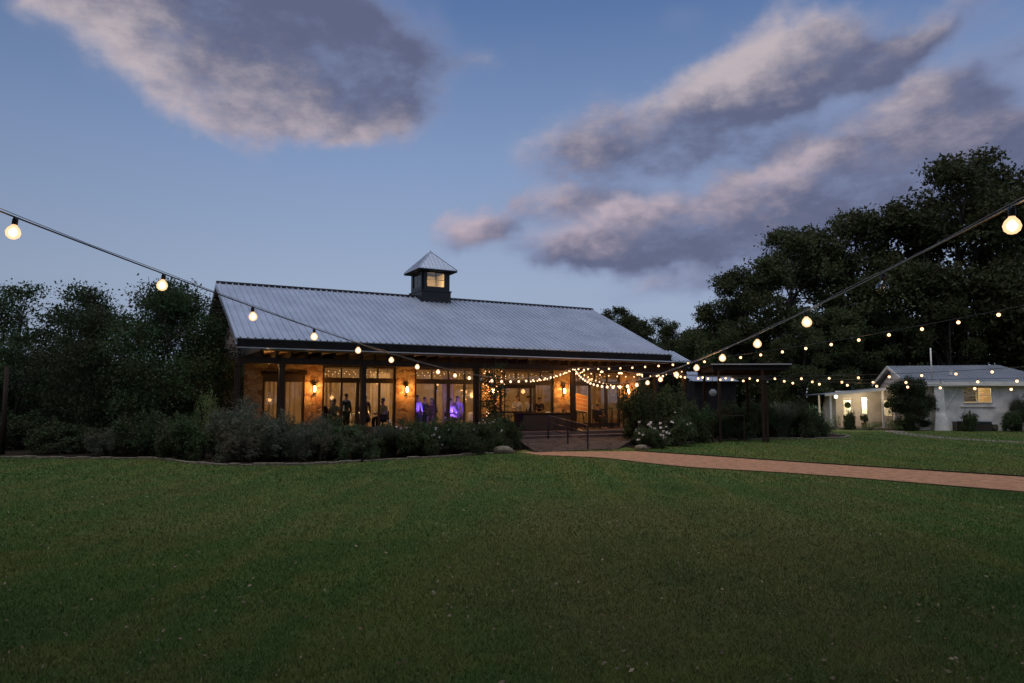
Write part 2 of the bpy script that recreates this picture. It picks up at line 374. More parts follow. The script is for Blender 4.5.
# ------------------------------------------------------------------ ground
def lawn_material(blades=False):
    m = bpy.data.materials.new('grass_blades' if blades else 'lawn_turf'); m.use_nodes = True; t = m.node_tree; t.nodes.clear(); g = G(t)
    ge = g.n('ShaderNodeNewGeometry'); p = ge.outputs['Position']
    n1 = g.noise(p, .22, 4, .6); n2 = g.noise(p, 1.6, 5, .65); n3 = g.noise(p, 30, 4, .7)
    mp = g.n('ShaderNodeMapping'); g.put(mp.inputs[0], p); mp.inputs['Rotation'].default_value = (0, 0, R(-62)); mp.inputs['Scale'].default_value = (1.1, .12, 1)
    n4 = g.noise(mp.outputs[0], 1.0, 3, .5)
    green = (.070, .122, .024, 1); olive = (.120, .138, .032, 1); brown = (.120, .100, .036, 1)
    f = g.smooth(g.m('MULTIPLY_ADD', n2, .45, g.m('MULTIPLY', n4, .55)), .42, .58)
    c = g.mix(f, green, olive)
    sx = g.n('ShaderNodeSeparateXYZ'); g.put(sx.inputs[0], p)
    # worn patch in the middle right of the lawn
    dx = g.m('MULTIPLY', g.m('SUBTRACT', sx.outputs[0], 2.4), .28); dy = g.m('MULTIPLY', g.m('SUBTRACT', sx.outputs[1], 10.5), .2)
    patch = g.smooth(g.m('ADD', g.m('ADD', g.m('MULTIPLY', dx, dx), g.m('MULTIPLY', dy, dy)), g.m('MULTIPLY', g.m('SUBTRACT', n2, .5), 2.4)), .1, 1.5, 1., 0.)
    c = g.mix(g.m('MULTIPLY', patch, .55), c, brown)
    c = g.mix(g.smooth(n1, .48, .68, 0., .4), c, brown)
    c = g.mix(g.smooth(n1, .5, .3, 0., .6), c, (.035, .075, .016, 1))
    c = g.mix(g.smooth(n3, .5, .8, 0., .25), c, (.12, .11, .04, 1))
    if blades:
        c = g.mix(g.m('MULTIPLY', ge.outputs['Random Per Island'], .3), c, (.11, .145, .038, 1))
    b = g.n('ShaderNodeBsdfPrincipled'); g.put(b.inputs['Base Color'], c); b.inputs['Roughness'].default_value = .85
    b.inputs['Specular IOR Level'].default_value = .15
    if not blades:
        bp = g.n('ShaderNodeBump'); bp.inputs['Strength'].default_value = .9; bp.inputs['Distance'].default_value = .05
        g.put(bp.inputs['Height'], g.m('ADD', g.noise(p, 22, 5, .75), g.m('MULTIPLY', n2, 1.5))); g.put(b.inputs['Normal'], bp.outputs[0])
    o = g.n('ShaderNodeOutputMaterial'); t.links.new(b.outputs[0], o.inputs[0]); return m
M['lawn'] = lawn_material(); M['blade'] = lawn_material(True)
q = MB(); q.add([(-900, -300, 0), (900, -300, 0), (900, 1500, 0), (-900, 1500, 0)], [(0, 1, 2, 3)])
tag(q.build('lawn', M['lawn']), kind='structure')
def sheet(name, poly, z, m):
    b = MB(); b.add([(x, y, z) for x, y in poly], [tuple(range(len(poly)))]); return tag(b.build(name, m), kind='structure')
def smoothline(pts, k=6):
    out = []; P = [Vector((*p, 0)) if len(p) == 2 else Vector(p) for p in pts]
    for i in range(len(P) - 1):
        a, b, c, d = P[max(i - 1, 0)], P[i], P[i + 1], P[min(i + 2, len(P) - 1)]
        for j in range(k):
            t = j / k
            out.append(.5 * ((2 * b) + (c - a) * t + (2 * a - 5 * b + 4 * c - d) * t * t + (3 * b - a - 3 * c + d) * t ** 3))
    out.append(P[-1]); return out
lower = [(1.1, 27.0), (3.12, 25.81), (4.4, 23.6), (5.6, 22.0), (8.1, 20.0), (11.23, 16.23), (15.5, 11), (22, 3), (30, -8)]
upper = [(34, -4), (26, 6), (19.5, 13.4), (13.54, 19.5), (9.9, 23.5), (6.9, 27.1), (4.9, 29.4)]
pth = [(v.x + random.uniform(-.03, .03), v.y + random.uniform(-.03, .03)) for v in smoothline(lower, 8) + smoothline(upper, 8)] + [(.3, 29.0)]
sheet('gravel_path', pth, .006, M['gravel'])
cp_l = [(26.0, 50.6), (24.2, 47.6), (23.0, 42.0), (23.2, 38.0), (25.0, 34.0), (29, 28)]
cp_r = [(30.2, 28.6), (26.3, 34.6), (24.6, 38.4), (24.3, 42.0), (25.4, 47.4), (27.2, 50.4)]
sheet('cottage_path', [(v.x, v.y) for v in smoothline(cp_l)] + [(v.x, v.y) for v in smoothline(cp_r)], .006, M['paver'])

for nm_, ln_, lb_ in (('path_edging', smoothline(upper, 8), 'thin dark metal edging along the far side of the gravel path'), ('path_edging', smoothline(lower, 8), 'thin dark metal edging along the near side of the gravel path')):
    eb = MB()
    for a_, b_ in zip(ln_[:-1], ln_[1:]):
        eb.bar((a_.x, a_.y, .012), (b_.x, b_.y, .012), .014 if 'near' in lb_ else .04, .024 if 'near' in lb_ else .05)
    tag(eb.build(nm_, M['fascia']), lb_, 'edging')
# beds
bedL = [(-40, 26), (-22, 26.3), (-14.6, 25.5), (-12.3, 25.4), (-9.95, 23.4), (-8.4, 22.8), (-6.2, 23.2), (-4.6, 24.6), (-2.9, 25.9), (-1.2, 27.6), (0.1, 28.9)]
bl = smoothline(bedL, 5)
sheet('planting_bed_left', [(v.x, v.y) for v in bl] + [(1.2, 33), (-9.5, 28.3), (-22, 48), (-40, 50)], .004, M['mulch'])
bedR = [(5.4, 30.2), (6.6, 32.6), (9.9, 36.7), (13.1, 38.6), (16.7, 39.0), (19, 41.5), (19, 46)]
br_ = smoothline(bedR, 5)
sheet('planting_bed_right', [(v.x, v.y) for v in br_] + [(12, 50), (7.6, 37.2), (4.6, 33.2)], .004, M['mulch'])
def edging(name, line, label):
    b = MB(); i = 0
    L = [Vector((v.x, v.y, 0)) for v in line]
    for a, c in zip(L[:-1], L[1:]):
        d = c - a; n = max(1, int(d.length / .38))
        for k in range(n):
            s0 = a + d * (k / n); s1 = a + d * ((k + 1) / n) - d.normalized() * .02
            h = random.uniform(.07, .12); w_ = random.uniform(.13, .2)
            b.bar(s0 + Vector((0, 0, h / 2 - .02)), s1 + Vector((0, 0, h / 2 - .02)), w_, h)
    return tag(b.build(name, M['edge'], bevel=.012), label, 'edging')
edging('stone_edging', bl, 'pale limestone edging curving round the shrub bed left of the steps')
edging('stone_edging', br_, 'limestone edging along the shrub bed right of the steps, beside the far lawn')

# ------------------------------------------------------------------ event hall
TH = math.atan2(.477, .879)
HO = (-10.23, 27.0, 0)
hall = empty('event_hall', HO, TH)
tag(hall, 'long stone event hall with a ribbed pale metal gable roof, square cupola and lit porch', 'building')
def hw(a, b, z=0):
    return Vector((HO[0] + a * .879 - b * .477, HO[1] + a * .477 + b * .879, z))
LEN, HALF, EZ, SL = 20.85, 6.98, 4.35, (7.43 - 4.35) / 6.98
RZ = EZ + SL * HALF
WY = 4.0; FZ = .6
def ribbed(mb, x0, x1, y0, z0, y1, z1, step=.27, rib=.04, h=.05, th=.03):
    """sloped sheet from (y0,z0) up to (y1,z1) with raised ribs running up the slope"""
    prof = [(x0, 0)]; x = x0 + step * .5
    while x < x1 - step * .3:
        prof += [(x - rib, 0), (x - rib * .45, h), (x + rib * .45, h), (x + rib, 0)]; x += step
    prof.append((x1, 0))
    n = len(prof); vs = []
    L = math.hypot(y1 - y0, z1 - z0); ny, nz = -(z1 - z0) / L, (y1 - y0) / L
    if nz < 0: ny, nz = -ny, -nz
    for (y, z) in ((y0, z0), (y1, z1)):
        vs += [(px, y + ny * hh, z + nz * hh) for px, hh in prof]
    for (y, z) in ((y0, z0), (y1, z1)):
        vs += [(px, y - ny * th, z - nz * th) for px, hh in prof]
    fs = []
    for i in range(n - 1):
        fs += [(i, i + 1, n + i + 1, n + i), (2 * n + i + 1, 2 * n + i, 3 * n + i, 3 * n + i + 1), (i + 1, i, 2 * n + i, 2 * n + i + 1), (n + i, n + i + 1, 3 * n + i + 1, 3 * n + i)]
    fs += [(0, n, 3 * n, 2 * n), (n - 1, 3 * n - 1, 4 * n - 1, 2 * n - 1)]
    mb.add(vs, fs)
r = MB(); ribbed(r, 0, LEN, 0, EZ, HALF, RZ); ribbed(r, 0, LEN, 2 * HALF, EZ, HALF, RZ)
roof = r.build('roof', M['roof'], hall)
r = MB(); r.add([(0, HALF - .22, RZ - .22 * SL + .05), (LEN, HALF - .22, RZ - .22 * SL + .05), (LEN, HALF, RZ + .07), (0, HALF, RZ + .07), (0, HALF + .22, RZ - .22 * SL + .05), (LEN, HALF + .22, RZ - .22 * SL + .05)], [(0, 1, 2, 3), (3, 2, 5, 4)])
r.build('ridge_cap', M['fascia'], roof)
# rake trims + purlins under the overhanging gable end
r = MB()
for x in (0.0, LEN):
    for y0, y1 in ((0, HALF), (2 * HALF, HALF)):
        dz = -.14
        r = MB(); r.bar((x, y0, EZ + dz), (x, y1, RZ + dz), .05, .2); r.build('rake_board', M['drip'], hall)
r = MB()
for i in range(9):
    y = .5 + i * .78
    for yy in (y, 2 * HALF - y):
        z = EZ + SL * min(yy, 2 * HALF - yy) - .12
        MB().box(.03, .9, yy - .04, yy + .04, z - .08, z).build('purlin', M['fascia'], hall); MB().box(LEN - .9, LEN - .03, yy - .04, yy + .04, z - .08, z).build('purlin', M['fascia'], hall)
# front fascia, pale drip edge, porch ceiling
MB().box(.03, LEN - .03, .012, .06, EZ - .34, EZ - .045).build('fascia', M['fascia'], hall)
MB().box(.0, 22.0, -.16, .005, EZ - .385, EZ - .345).build('gutter', M['drip'], hall)
MB().box(.9, LEN - .1, .065, WY - .02, EZ - .45, EZ - .40).build('porch_ceiling', M['soffit'], hall)
for i in range(38):
    x = .95 + i * .55
    if x > 21.8: break
    MB().box(x - .045, x + .045, .07, WY - .03, 3.66, EZ - .46).build('rafter', M['timber'], hall)
MB().box(.1, 21.9, .1, .32, 3.42, 3.655).build('beam', M['timber'], hall)
for x in (.1, 1.7, 4.91, 9.96, 15.0, 19.95, 21.8):
    p = MB(); p.box(x - .095, x + .095, .1, .30, FZ, 3.42); p.box(x - .14, x + .14, .06, .34, FZ, FZ + .18); p.box(x - .12, x + .12, .085, .315, 3.30, 3.41)
    p.build('post', M['timber'], hall)
# side porch roof at the right gable end
r = MB(); ribbed(r, LEN + .01, 22.05, -.1, 4.03, 1.25, 4.03 + SL * 1.35); r.build('side_roof', M['roof'], hall)
MB().box(LEN - .05, 22.0, 1.25, 9, 3.98, 4.03).build('side_ceiling', M['fascia'], hall)
# porch slab and interior floor
MB().box(-.1, 22.4, -.02, 13.6, 0.0, FZ).build('porch_floor', M['flag'], hall)
MB().box(1.1, 21.8, WY + .2, 13.3, FZ + .002, FZ + .02).build('interior_floor', M['floorin'], hall)
# stone front wall between the openings (x ranges), header band above
UN = [(1.66, 3.44, 3.15, [2.46], 0), (4.22, 7.64, 3.6, [5.09, 5.84, 6.87], 1), (8.58, 12.1, 3.6, [9.66, 10.34, 11.2], 1), (13.35, 16.3, 3.6, [14.25, 15.16], 1), (17.3, 20.6, 3.6, [18.62, 19.71], 1)]
wl = MB(); x = .9
for (a, b, top, mu, tr) in UN:
    wl.box(x, a, WY, WY + .3, FZ, 3.9); wl.box(a, b, WY, WY + .3, top, 3.9); x = b
wl.box(x, 22.0, WY, WY + .3, FZ, 3.9)
wl.build('stone_wall', M['stone'], hall)
ends = MB(); ends.box(.9, 1.2, WY + .3, 13.3, FZ, 3.9); ends.box(21.7, 22.0, WY + .3, 13.3, FZ, 3.9); ends.box(.9, 22, 13.3, 13.6, 0, 3.9)
ends.build('end_wall', M['stone'], hall)
for x0 in (.9, LEN - 1.0):
    gm = MB(); ys = (.12, HALF, 2 * HALF - .12)
    pts = [(ys[0], 3.95), (ys[0], EZ + SL * ys[0] - .12), (HALF, RZ - .12), (ys[2], EZ + SL * .12 - .12), (ys[2], 3.95)]
    vs = [(x0, y, z) for y, z in pts] + [(x0 + .12, y, z) for y, z in pts]; n = 5
    gm.add(vs, [tuple(range(n)), tuple(range(n, 2 * n))[::-1]] + [(i, (i + 1) % n, n + (i + 1) % n, n + i) for i in range(n)])
    gm.build('gable_wall', mat('tan_gable_boards', (.30, .24, .20), .8, stretch=(1, 1, 1), scale=1.5, var=.2), hall)
MB().box(1.2, 21.7, WY + .3, 13.3, 3.82, 3.88).build('interior_ceiling', M['ceil'], hall)
MB().box(1.2, 21.7, 12.0, 12.1, FZ, 3.82).build('back_wall', M['wallin'], hall)
for (a, b, top, mu, tr) in UN:
    f = MB(); w_ = .07; y0, y1 = WY + .05, WY + .17
    f.box(a, a + w_ * 1.4, y0, y1, FZ, top); f.box(b - w_ * 1.4, b, y0, y1, FZ, top); f.box(a + w_ * 1.4, b - w_ * 1.4, y0, y1, top - (.32 if not tr else .07), top)
    hd0, hd1 = (2.82, 3.05)
    if tr: f.box(a + w_ * 1.4, b - w_ * 1.4, y0 - .03, y1, hd0, hd1)
    for m_ in mu:
        ww = .17 if not tr else (.05 if mu.index(m_) % 2 == 0 else .08)
        f.box(m_ - ww, m_ + ww, y0 + .005, y1 - .005, FZ, hd0 if tr else top - .32)
    if tr:
        for k in range(1, 4): xx = a + (b - a) * k / 4; f.box(xx - .03, xx + .03, y0 + .005, y1 - .005, hd1, top - .07)
    f.box(a + w_ * 1.4, b - w_ * 1.4, y0 + .01, y1 - .01, FZ, FZ + .22)
    fo = f.build('window_frame' if mu[0] != 2.46 else 'door_frame', M['frame'], hall)
    MB().box(a + .1, b - .1, WY + .10, WY + .11, FZ + .22, top - .07 if tr else top - .32).build('pane', M['glass'], fo)
    if tr:
        MB().box(mu[0] + .1, mu[0] + .13, y0 - .05, y0, FZ + .95, FZ + 1.2).build('handle', M['drip'], fo)
    # lantern lintel trim above
    MB().box(a - .08, b + .08, WY - .04, WY - .002, top, top + .14 if top < 3.5 else top + .1).build('lintel', M['timber'], hall)
# wall lamps
WL = [3.84, 8.14, 12.67, 16.87, 21.06]
for x in WL:
    b_ = MB(); b_.box(x - .05, x + .05, WY - .03, WY - .001, 2.42, 2.72); b_.bar((x, WY - .03, 2.68), (x, WY - .16, 2.68), .025); b_.lathe([(.02, 0), (.09, -.05), (.1, -.055)], (x, WY - .16, 2.73), 10)
    b_.box(x - .055, x + .055, WY - .215, WY - .105, 2.38, 2.40)
    lo = b_.build('wall_lamp', M['black_metal'], hall)
    MB().lathe([(.04, 0), (.055, .06), (.055, .2), (.03, .26)], (x, WY - .16, 2.405), 10).build('lamp_glass', M['lampglow'], lo)
    L = bpy.data.lights.new('wall_lamp_light', 'POINT'); L.energy = 44; L.color = (1, .42, .10); L.shadow_soft_size = .06
    ob = bpy.data.objects.new('wall_lamp_light', L); COL.objects.link(ob); ob.parent = hall; ob.location = (x, WY - .36, 2.52)
# cupola
CX0, CX1, CY0, CY1 = 9.70, 11.33, 6.13, 7.83
cu = MB(); 
def slabbox(mb, x0, x1, y0, y1, z1, zlow): mb.box(x0, x1, y0, y1, zlow, z1)
slabbox(cu, CX0, CX1, CY0, CY1, 7.64, 6.9)
cu.box(CX0 - .04, CX1 + .04, CY0 - .04, CY1 + .04, 7.64, 7.70)
cup = cu.build('cupola', M['black'], hall)
bd = MB(); x0, x1, y0, y1 = CX0 + .05, CX1 - .05, CY0 + .05, CY1 - .05
zb, zs, zt, ze = 7.70, 7.90, 8.62, 8.84
for (fx0, fx1, fy0, fy1) in ((x0, x0 + .28, y0, y0 + .1), (x1 - .28, x1, y0, y0 + .1), (x0, x0 + .28, y1 - .1, y1), (x1 - .28, x1, y1 - .1, y1), (x0, x0 + .1, y0 + .1, y0 + .28), (x0, x0 + .1, y1 - .28, y1 - .1), (x1 - .1, x1, y0 + .1, y0 + .28), (x1 - .1, x1, y1 - .28, y1 - .1)):
    bd.box(fx0, fx1, fy0, fy1, zb, ze)
for z0, z1 in ((zb, zs), (zt, ze)):
    bd.box(x0 + .28, x1 - .28, y0, y0 + .1, z0, z1); bd.box(x0 + .28, x1 - .28, y1 - .1, y1, z0, z1)
    bd.box(x0, x0 + .1, y0 + .28, y1 - .28, z0, z1); bd.box(x1 - .1, x1, y0 + .28, y1 - .28, z0, z1)
bd.build('cupola_wall', M['black'], cup)
xm, ym = (x0 + x1) / 2, (y0 + y1) / 2; zm = (zs + zt) / 2
for yy in (y0 + .03, y1 - .07):
    MB().box(xm - .012, xm + .012, yy, yy + .03, zs, zt).build('window_bar', M['frame'], cup)
    MB().box(x0 + .28, x1 - .28, yy + .002, yy + .028, zm - .01, zm + .01).build('window_bar', M['frame'], cup)
for xx in (x0 + .03, x1 - .07):
    MB().box(xx, xx + .03, ym - .012, ym + .012, zs, zt).build('window_bar', M['frame'], cup)
gp = MB()
for yy in (y0 + .045, y1 - .05): gp.box(x0 + .28, x1 - .28, yy, yy + .006, zs, zt)
for xx in (x0 + .045, x1 - .05): gp.box(xx, xx + .006, y0 + .28, y1 - .28, zs, zt)
gp.build('pane', M['glass'], cup)
MB().box(x0 + .1, x1 - .1, y0 + .1, y1 - .1, zb - .02, zb + .02).build('cupola_floor', M['cream'], cup)
MB().box(x0 + .1, x1 - .1, y0 + .1, y1 - .1, ze - .06, ze - .02).build('cupola_ceiling', M['cream'], cup)
lp = MB(); lp.box(xm - .12, x1 - .12, y1 - .16, y1 - .12, zb + .02, ze - .07); lp.box(x0 + .12, xm - .12, y1 - .16, y1 - .12, zm, ze - .07); lp.box(x1 - .16, x1 - .12, y0 + .12, y1 - .17, zb + .02, ze - .07)
lp.build('cupola_lining', M['cream'], cup)
tr_ = MB()
for (ax, ay) in ((x0, y0), (x0, y1)): tr_.box(ax - .012, ax + .1, ay - .012, ay + .06, zb + .005, ze - .005) if ay == y0 else None
tr_.build('corner_trim', M['fascia'], cup)
cr = MB(); ex0, ex1, ey0, ey1 = CX0 - .25, CX1 + .25, CY0 - .25, CY1 + .25; cx, cy = (ex0 + ex1) / 2, (ey0 + ey1) / 2; az_ = 9.88
zee = 8.78
B4 = [(ex0, ey0), (ex1, ey0), (ex1, ey1), (ex0, ey1)]
for i in range(4):
    a, b = B4[i], B4[(i + 1) % 4]
    cr.add([(a[0], a[1], zee), (b[0], b[1], zee), (cx, cy, az_)], [(0, 1, 2)])
    for k in range(1, 10):
        t = k / 10; px_ = a[0] + (b[0] - a[0]) * t; py_ = a[1] + (b[1] - a[1]) * t; u = 1 - abs(2 * t - 1)
        mx_, my_ = (a[0] + b[0]) / 2, (a[1] + b[1]) / 2; ddx, ddy = cx - mx_, cy - my_
        cr.bar((px_, py_, zee + .01), (px_ + ddx * u * .97, py_ + ddy * u * .97, zee + .01 + (az_ - zee) * u * .97), .03, .03)
    cr.bar((a[0], a[1], zee + .01), (cx, cy, az_ + .01), .05, .04)
cr.build('cupola_roof', M['roof'], cup)
ev = MB(); ev.box(ex0, ex1, ey0, ey1, zee - .1, zee - .005); ev.build('cupola_eave', M['fascia'], cup)
for k_ in range(4):
    a, b = B4[k_], B4[(k_ + 1) % 4]; MB().bar((a[0], a[1], zee - .012), (b[0], b[1], zee - .012), .03, .03).build('eave_trim', M['drip'], cup)
MB().lathe([(.012, 0), (.03, .03), (.004, .14)], (cx, cy, az_), 8).build('finial', M['drip'], cup)
def lamp(name, parent, loc, e, col, size=.1):
    L = bpy.data.lights.new(name, 'POINT'); L.energy = e; L.color = col; L.shadow_soft_size = size
    o = bpy.data.objects.new(name, L); COL.objects.link(o); o.parent = parent; o.location = loc; return o
lamp('cupola_light', hall, (xm, y0 + .45, 8.1), 34, (1, .70, .38), .12)
# interior light: round pendant shades
for i, (x, y) in enumerate(((3.9, 7.8), (8.8, 8.6), (13.4, 8.8), (18.4, 8.6))):
    t = empty('pendant_lamp', hw(x, y, 3.1), TH)
    tag(t, 'warm pendant lamp inside the hall, ' + ['behind the leftmost door pair', 'behind the window left of the lit white shirt', 'behind the window at the bar table', 'behind the doors next to the seating chart'][i], 'pendant lamp', 'pendant lamps hanging inside the hall')
    MB().tube([(0, 0, .1), (0, 0, .72)], .012, 6).build('cord', M['wire'], t)
    MB().lathe([(.05, .12), (.3, 0), (.32, -.02), (.3, -.01), (.05, .1)], n=16).build('lamp_shade', M['cream'], t)
    MB().sphere((0, 0, -.02), .07).build('bulb', M['far_glow'], t)
    lamp('pendant_light', None, hw(x, y, 2.85), 200, (1, .57, .24), .25)
lamp('drape_fill_light', hall, (7.6, 7.6, 3.2), 90, (1, .70, .38), .2)  # lamp added without a fixture to brighten the cream drape
# ------------------------------------------------------------------ curtains
def curtain(x0, x1, y, z0, z1, label, amp=.05, m='drape'):
    n = int((x1 - x0) / .03) + 2; vs = []; fs = []
    for i in range(n):
        x = x0 + (x1 - x0) * i / (n - 1); yy = y + amp * math.sin(x * 34 + math.sin(x * 5)) ; vs += [(x, yy, z0), (x, yy * .3 + y * .7, z1)]
    for i in range(n - 1): fs.append((2 * i, 2 * i + 2, 2 * i + 3, 2 * i + 1))
    b = MB(); b.add(vs, fs, True); o = b.build('curtain', M[m], None, HO, TH)
    return tag(o, label, 'curtain', 'cream curtains hanging inside the hall windows')
curtain(1.8, 3.35, 4.6, FZ + .03, 3.1, 'cream curtain behind the paired door panes at the left end of the hall')
curtain(4.35, 5.7, 7.4, FZ + .03, 3.4, 'cream drape deep inside, behind the seated guests in the second opening')
curtain(7.1, 8.1, 6.2, FZ + .03, 3.4, 'bright cream drape inside, left of the second stone pillar')
curtain(8.9, 9.9, 7.2, FZ + .03, 3.4, 'cream drape inside, behind the guest in the violet-lit shirt')
curtain(10.4, 11.0, 5.0, FZ + .03, 3.3, 'narrow pale curtain hanging beside the violet-lit guests')
curtain(15.0, 16.2, 4.75, FZ + .03, 3.3, 'pleated cream curtain above the dark bar table, left of the fourth wall lamp')
curtain(17.4, 18.2, 4.7, FZ + .03, 3.2, 'cream curtain inside behind the seating chart')
curtain(18.9, 19.6, 4.9, FZ + .03, 3.2, 'cream curtain in the doors right of the seating chart')
curtain(19.8, 20.5, 4.7, FZ + .03, 3.2, 'cream curtain at the right jamb of the last doors, above the bistro table')

# low flagstone approach: one step below the porch edge, then paving that slopes down to the path
b = MB(); b.prism([(11.6, -.55), (18.2, -.55), (18.2, -.02), (11.6, -.02)], 0, .46)
tag(b.build('stone_step', M['flag'], None, HO, TH, bevel=.015), 'single broad flagstone step directly below the porch edge', 'step')
b = MB(); vs = []; nx, ny = 26, 16
rs_ = random.Random(4)
for j_ in range(ny + 1):
    t = j_ / ny; y = -.552 - 3.25 * t; xl, xr_ = 11.6 - 1.0 * t, 18.2 - 3.6 * t
    for i_ in range(nx + 1): vs.append((xl + (xr_ - xl) * i_ / nx, y, .34 - .31 * t + rs_.uniform(-.008, .008)))
fs = [(j_ * (nx + 1) + i_, j_ * (nx + 1) + i_ + 1, (j_ + 1) * (nx + 1) + i_ + 1, (j_ + 1) * (nx + 1) + i_) for j_ in range(ny) for i_ in range(nx)]
b.add(vs, [f[::-1] for f in fs])
ring = [i_ for i_ in range(nx + 1)] + [(j_ + 1) * (nx + 1) - 1 for j_ in range(1, ny + 1)] + [ny * (nx + 1) + i_ for i_ in range(nx - 1, -1, -1)] + [j_ * (nx + 1) for j_ in range(ny - 1, 0, -1)]
base = len(b.v); b.v += [(b.v[k][0], b.v[k][1], -.02) for k in ring]; nr = len(ring)
for k in range(nr): b.f.append((ring[k], ring[(k + 1) % nr], base + (k + 1) % nr, base + k)); b.sm.append(False)
tag(b.build('flagstone_approach', M['apron'], None, HO, TH), 'dark flagstone paving sloping gently from the porch step down to the gravel path', 'paving')
# ------------------------------------------------------------------ handrail
hr = empty('handrail', hw(13.15, -3.7, 0), TH)
tag(hr, 'black metal handrail with horizontal bars on the flagstone steps', 'handrail')
pts_ = [(0, 0, .02, 1.0), (0, 1.5, .15, 1.18), (0, 3.1, .30, 1.38)]
for x, y, z0, z1 in pts_:
    MB().bar((x, y, z0), (x, y, z1), .045).build('post', M['black_metal'], hr)
for k, o_ in enumerate((0, .3, .6)):
    b = MB(); b.bar((0, 0.023, 1.0 - o_), (0, 1.477, 1.17 - o_), .035); b.bar((0, 1.523, 1.17 - o_), (0, 3.077, 1.36 - o_), .035)
    b.build('rail', M['black_metal'], hr)
for x in (12.8, 19.0):
    dl = MB().lathe([(.10, -.05), (.11, 0)], (x, 2.2, EZ - .455), 14).build('ceiling_light', M['far_glow'], hall)
    lamp('porch_ceiling_light', hall, (x, 2.2, EZ - .75), 22, (1, .55, .2), .1)
# ------------------------------------------------------------------ seating chart on easel
es = empty('easel', hw(15.95, 1.0, FZ), TH + R(12)); tag(es, 'dark wooden easel holding the orange seating chart on the porch', 'easel')
for a, b in (((-.34, 0, 0), (-.06, .12, 1.75)), ((.34, 0, 0), (.06, .12, 1.75)), ((0, .62, 0), (0, .14, 1.7))): MB().bar(a, b, .04).build('leg', M['timber'], es)
MB().bar((-.3, -.03, .85), (.3, -.03, .85), .06, .03).build('ledge', M['timber'], es)
sc_ = empty('seating_chart', hw(15.95, 1.0, FZ) + Vector((0, 0, .9)), TH + R(12)); tag(sc_, 'tilted orange board with a grid of pale lines, on the easel', 'sign board')
sc_.rotation_euler = (R(-8), R(9), TH + R(12))
M['orange'] = mat('orange_board', (.75, .48, .18), .6, var=.15)
M['card'] = mat('orange_card', (.62, .19, .02), .7, var=.1)
MB().box(-.42, .42, -.075, -.05, 0, .82).build('board', M['orange'], sc_)
MB().box(-.44, .44, -.048, -.03, -.02, .84).build('backing', M['timber'], sc_)
for i in range(7):
    for j in range(4):
        MB().box(-.385 + i * .112, -.385 + i * .112 + .085, -.083, -.0755, .05 + j * .195, .05 + j * .195 + .15).build('card', M['card'], sc_)
lamp('chart_fill_light', None, hw(15.6, .15, 2.9), 55, (1, .55, .2), .05)  # added lamp with no fixture, brightens the seating chart

# ------------------------------------------------------------------ furniture
def table(loc, rz, w, d, h, label, cat='table', name='table', m='timber', parts=True):
    t = empty(name, loc, rz); tag(t, label, cat)
    MB().box(-w/2, w/2, -d/2, d/2, h - .05, h).build('tabletop', M[m], t, bevel=.008)
    for sx in (-1, 1):
        for sy in (-1, 1): MB().box(sx * (w/2 - .06) - .03, sx * (w/2 - .06) + .03, sy * (d/2 - .06) - .03, sy * (d/2 - .06) + .03, 0, h - .05).build('leg', M[m], t)
    return t
bt = empty('bar_table', hw(14.2, 1.5, FZ), TH); tag(bt, 'long low bar table draped in black cloth at the porch edge', 'table')
b = MB(); n = 90; vs = []; fs = []
for i in range(n):
    t = i / n; s = t * 4
    W2, D2 = 1.35, .38
    per = [(-W2, -D2), (W2, -D2), (W2, D2), (-W2, D2)]
    k = int(s) % 4; u = s - int(s); a, c = per[k], per[(k + 1) % 4]
    x, y = a[0] + (c[0] - a[0]) * u, a[1] + (c[1] - a[1]) * u; w_ = 1 + .03 * math.sin(i * 2.1)
    vs += [(x * w_, y * (w_ + .03 * math.sin(i * 1.7)), .02), (x, y, .80)]
for i in range(n): j = (i + 1) % n; fs.append((2 * i, 2 * j, 2 * j + 1, 2 * i + 1))
fs.append(tuple(2 * i + 1 for i in range(n)))
b.add(vs, fs); b.build('tablecloth', M['suit'], bt)
MB().box(-1.4, 1.4, -.43, .43, .803, .83).build('tabletop', M['timber'], bt)
for i, x in enumerate((-1.1, -.5, .2, .9)):
    MB().lathe([(.04, 0), (.04, .14), (.015, .2), (.015, .27)], n=10).build
bs = [('glass_bottle', -1.0), ('glass_bottle', -.85), ('glass_bottle', 1.05)]
for i, (nm, x) in enumerate(bs):
    p_ = hw(14.2 + x, 1.45, FZ + .832)
    o = MB().lathe([(.038, 0), (.04, .02), (.04, .15), (.015, .21), (.015, .28)], n=12).build('bottle', mat('dark_green_glass', (.02, .04, .02), .15), None, p_)
    tag(o, ['dark glass bottle nearest the left end of the black bar table', 'dark glass bottle second from the left end of the black bar table', 'dark glass bottle alone at the right end of the black bar table'][i], 'bottle', 'bottles on the bar table')
def chair(loc, rz, label):
    t = empty('chair', loc, rz); tag(t, label, 'chair', 'dark chairs on the porch')
    MB().box(-.22, .22, -.21, .21, .43, .47).build('seat', M['black'], t, bevel=.01)
    b = MB(); 
    for k in range(5): b.box(-.19 + k * .09, -.17 + k * .09, .19, .21, .5, .92)
    b.box(-.22, .22, .185, .215, .92, .98); b.build('backrest', M['black'], t)
    for sx in (-1, 1):
        MB().box(sx * .2 - .018, sx * .2 + .018, -.2, -.165, 0, .43).build('leg', M['black'], t)
        MB().box(sx * .2 - .018, sx * .2 + .018, .165, .2, 0, .95).build('leg', M['black'], t)
    return t
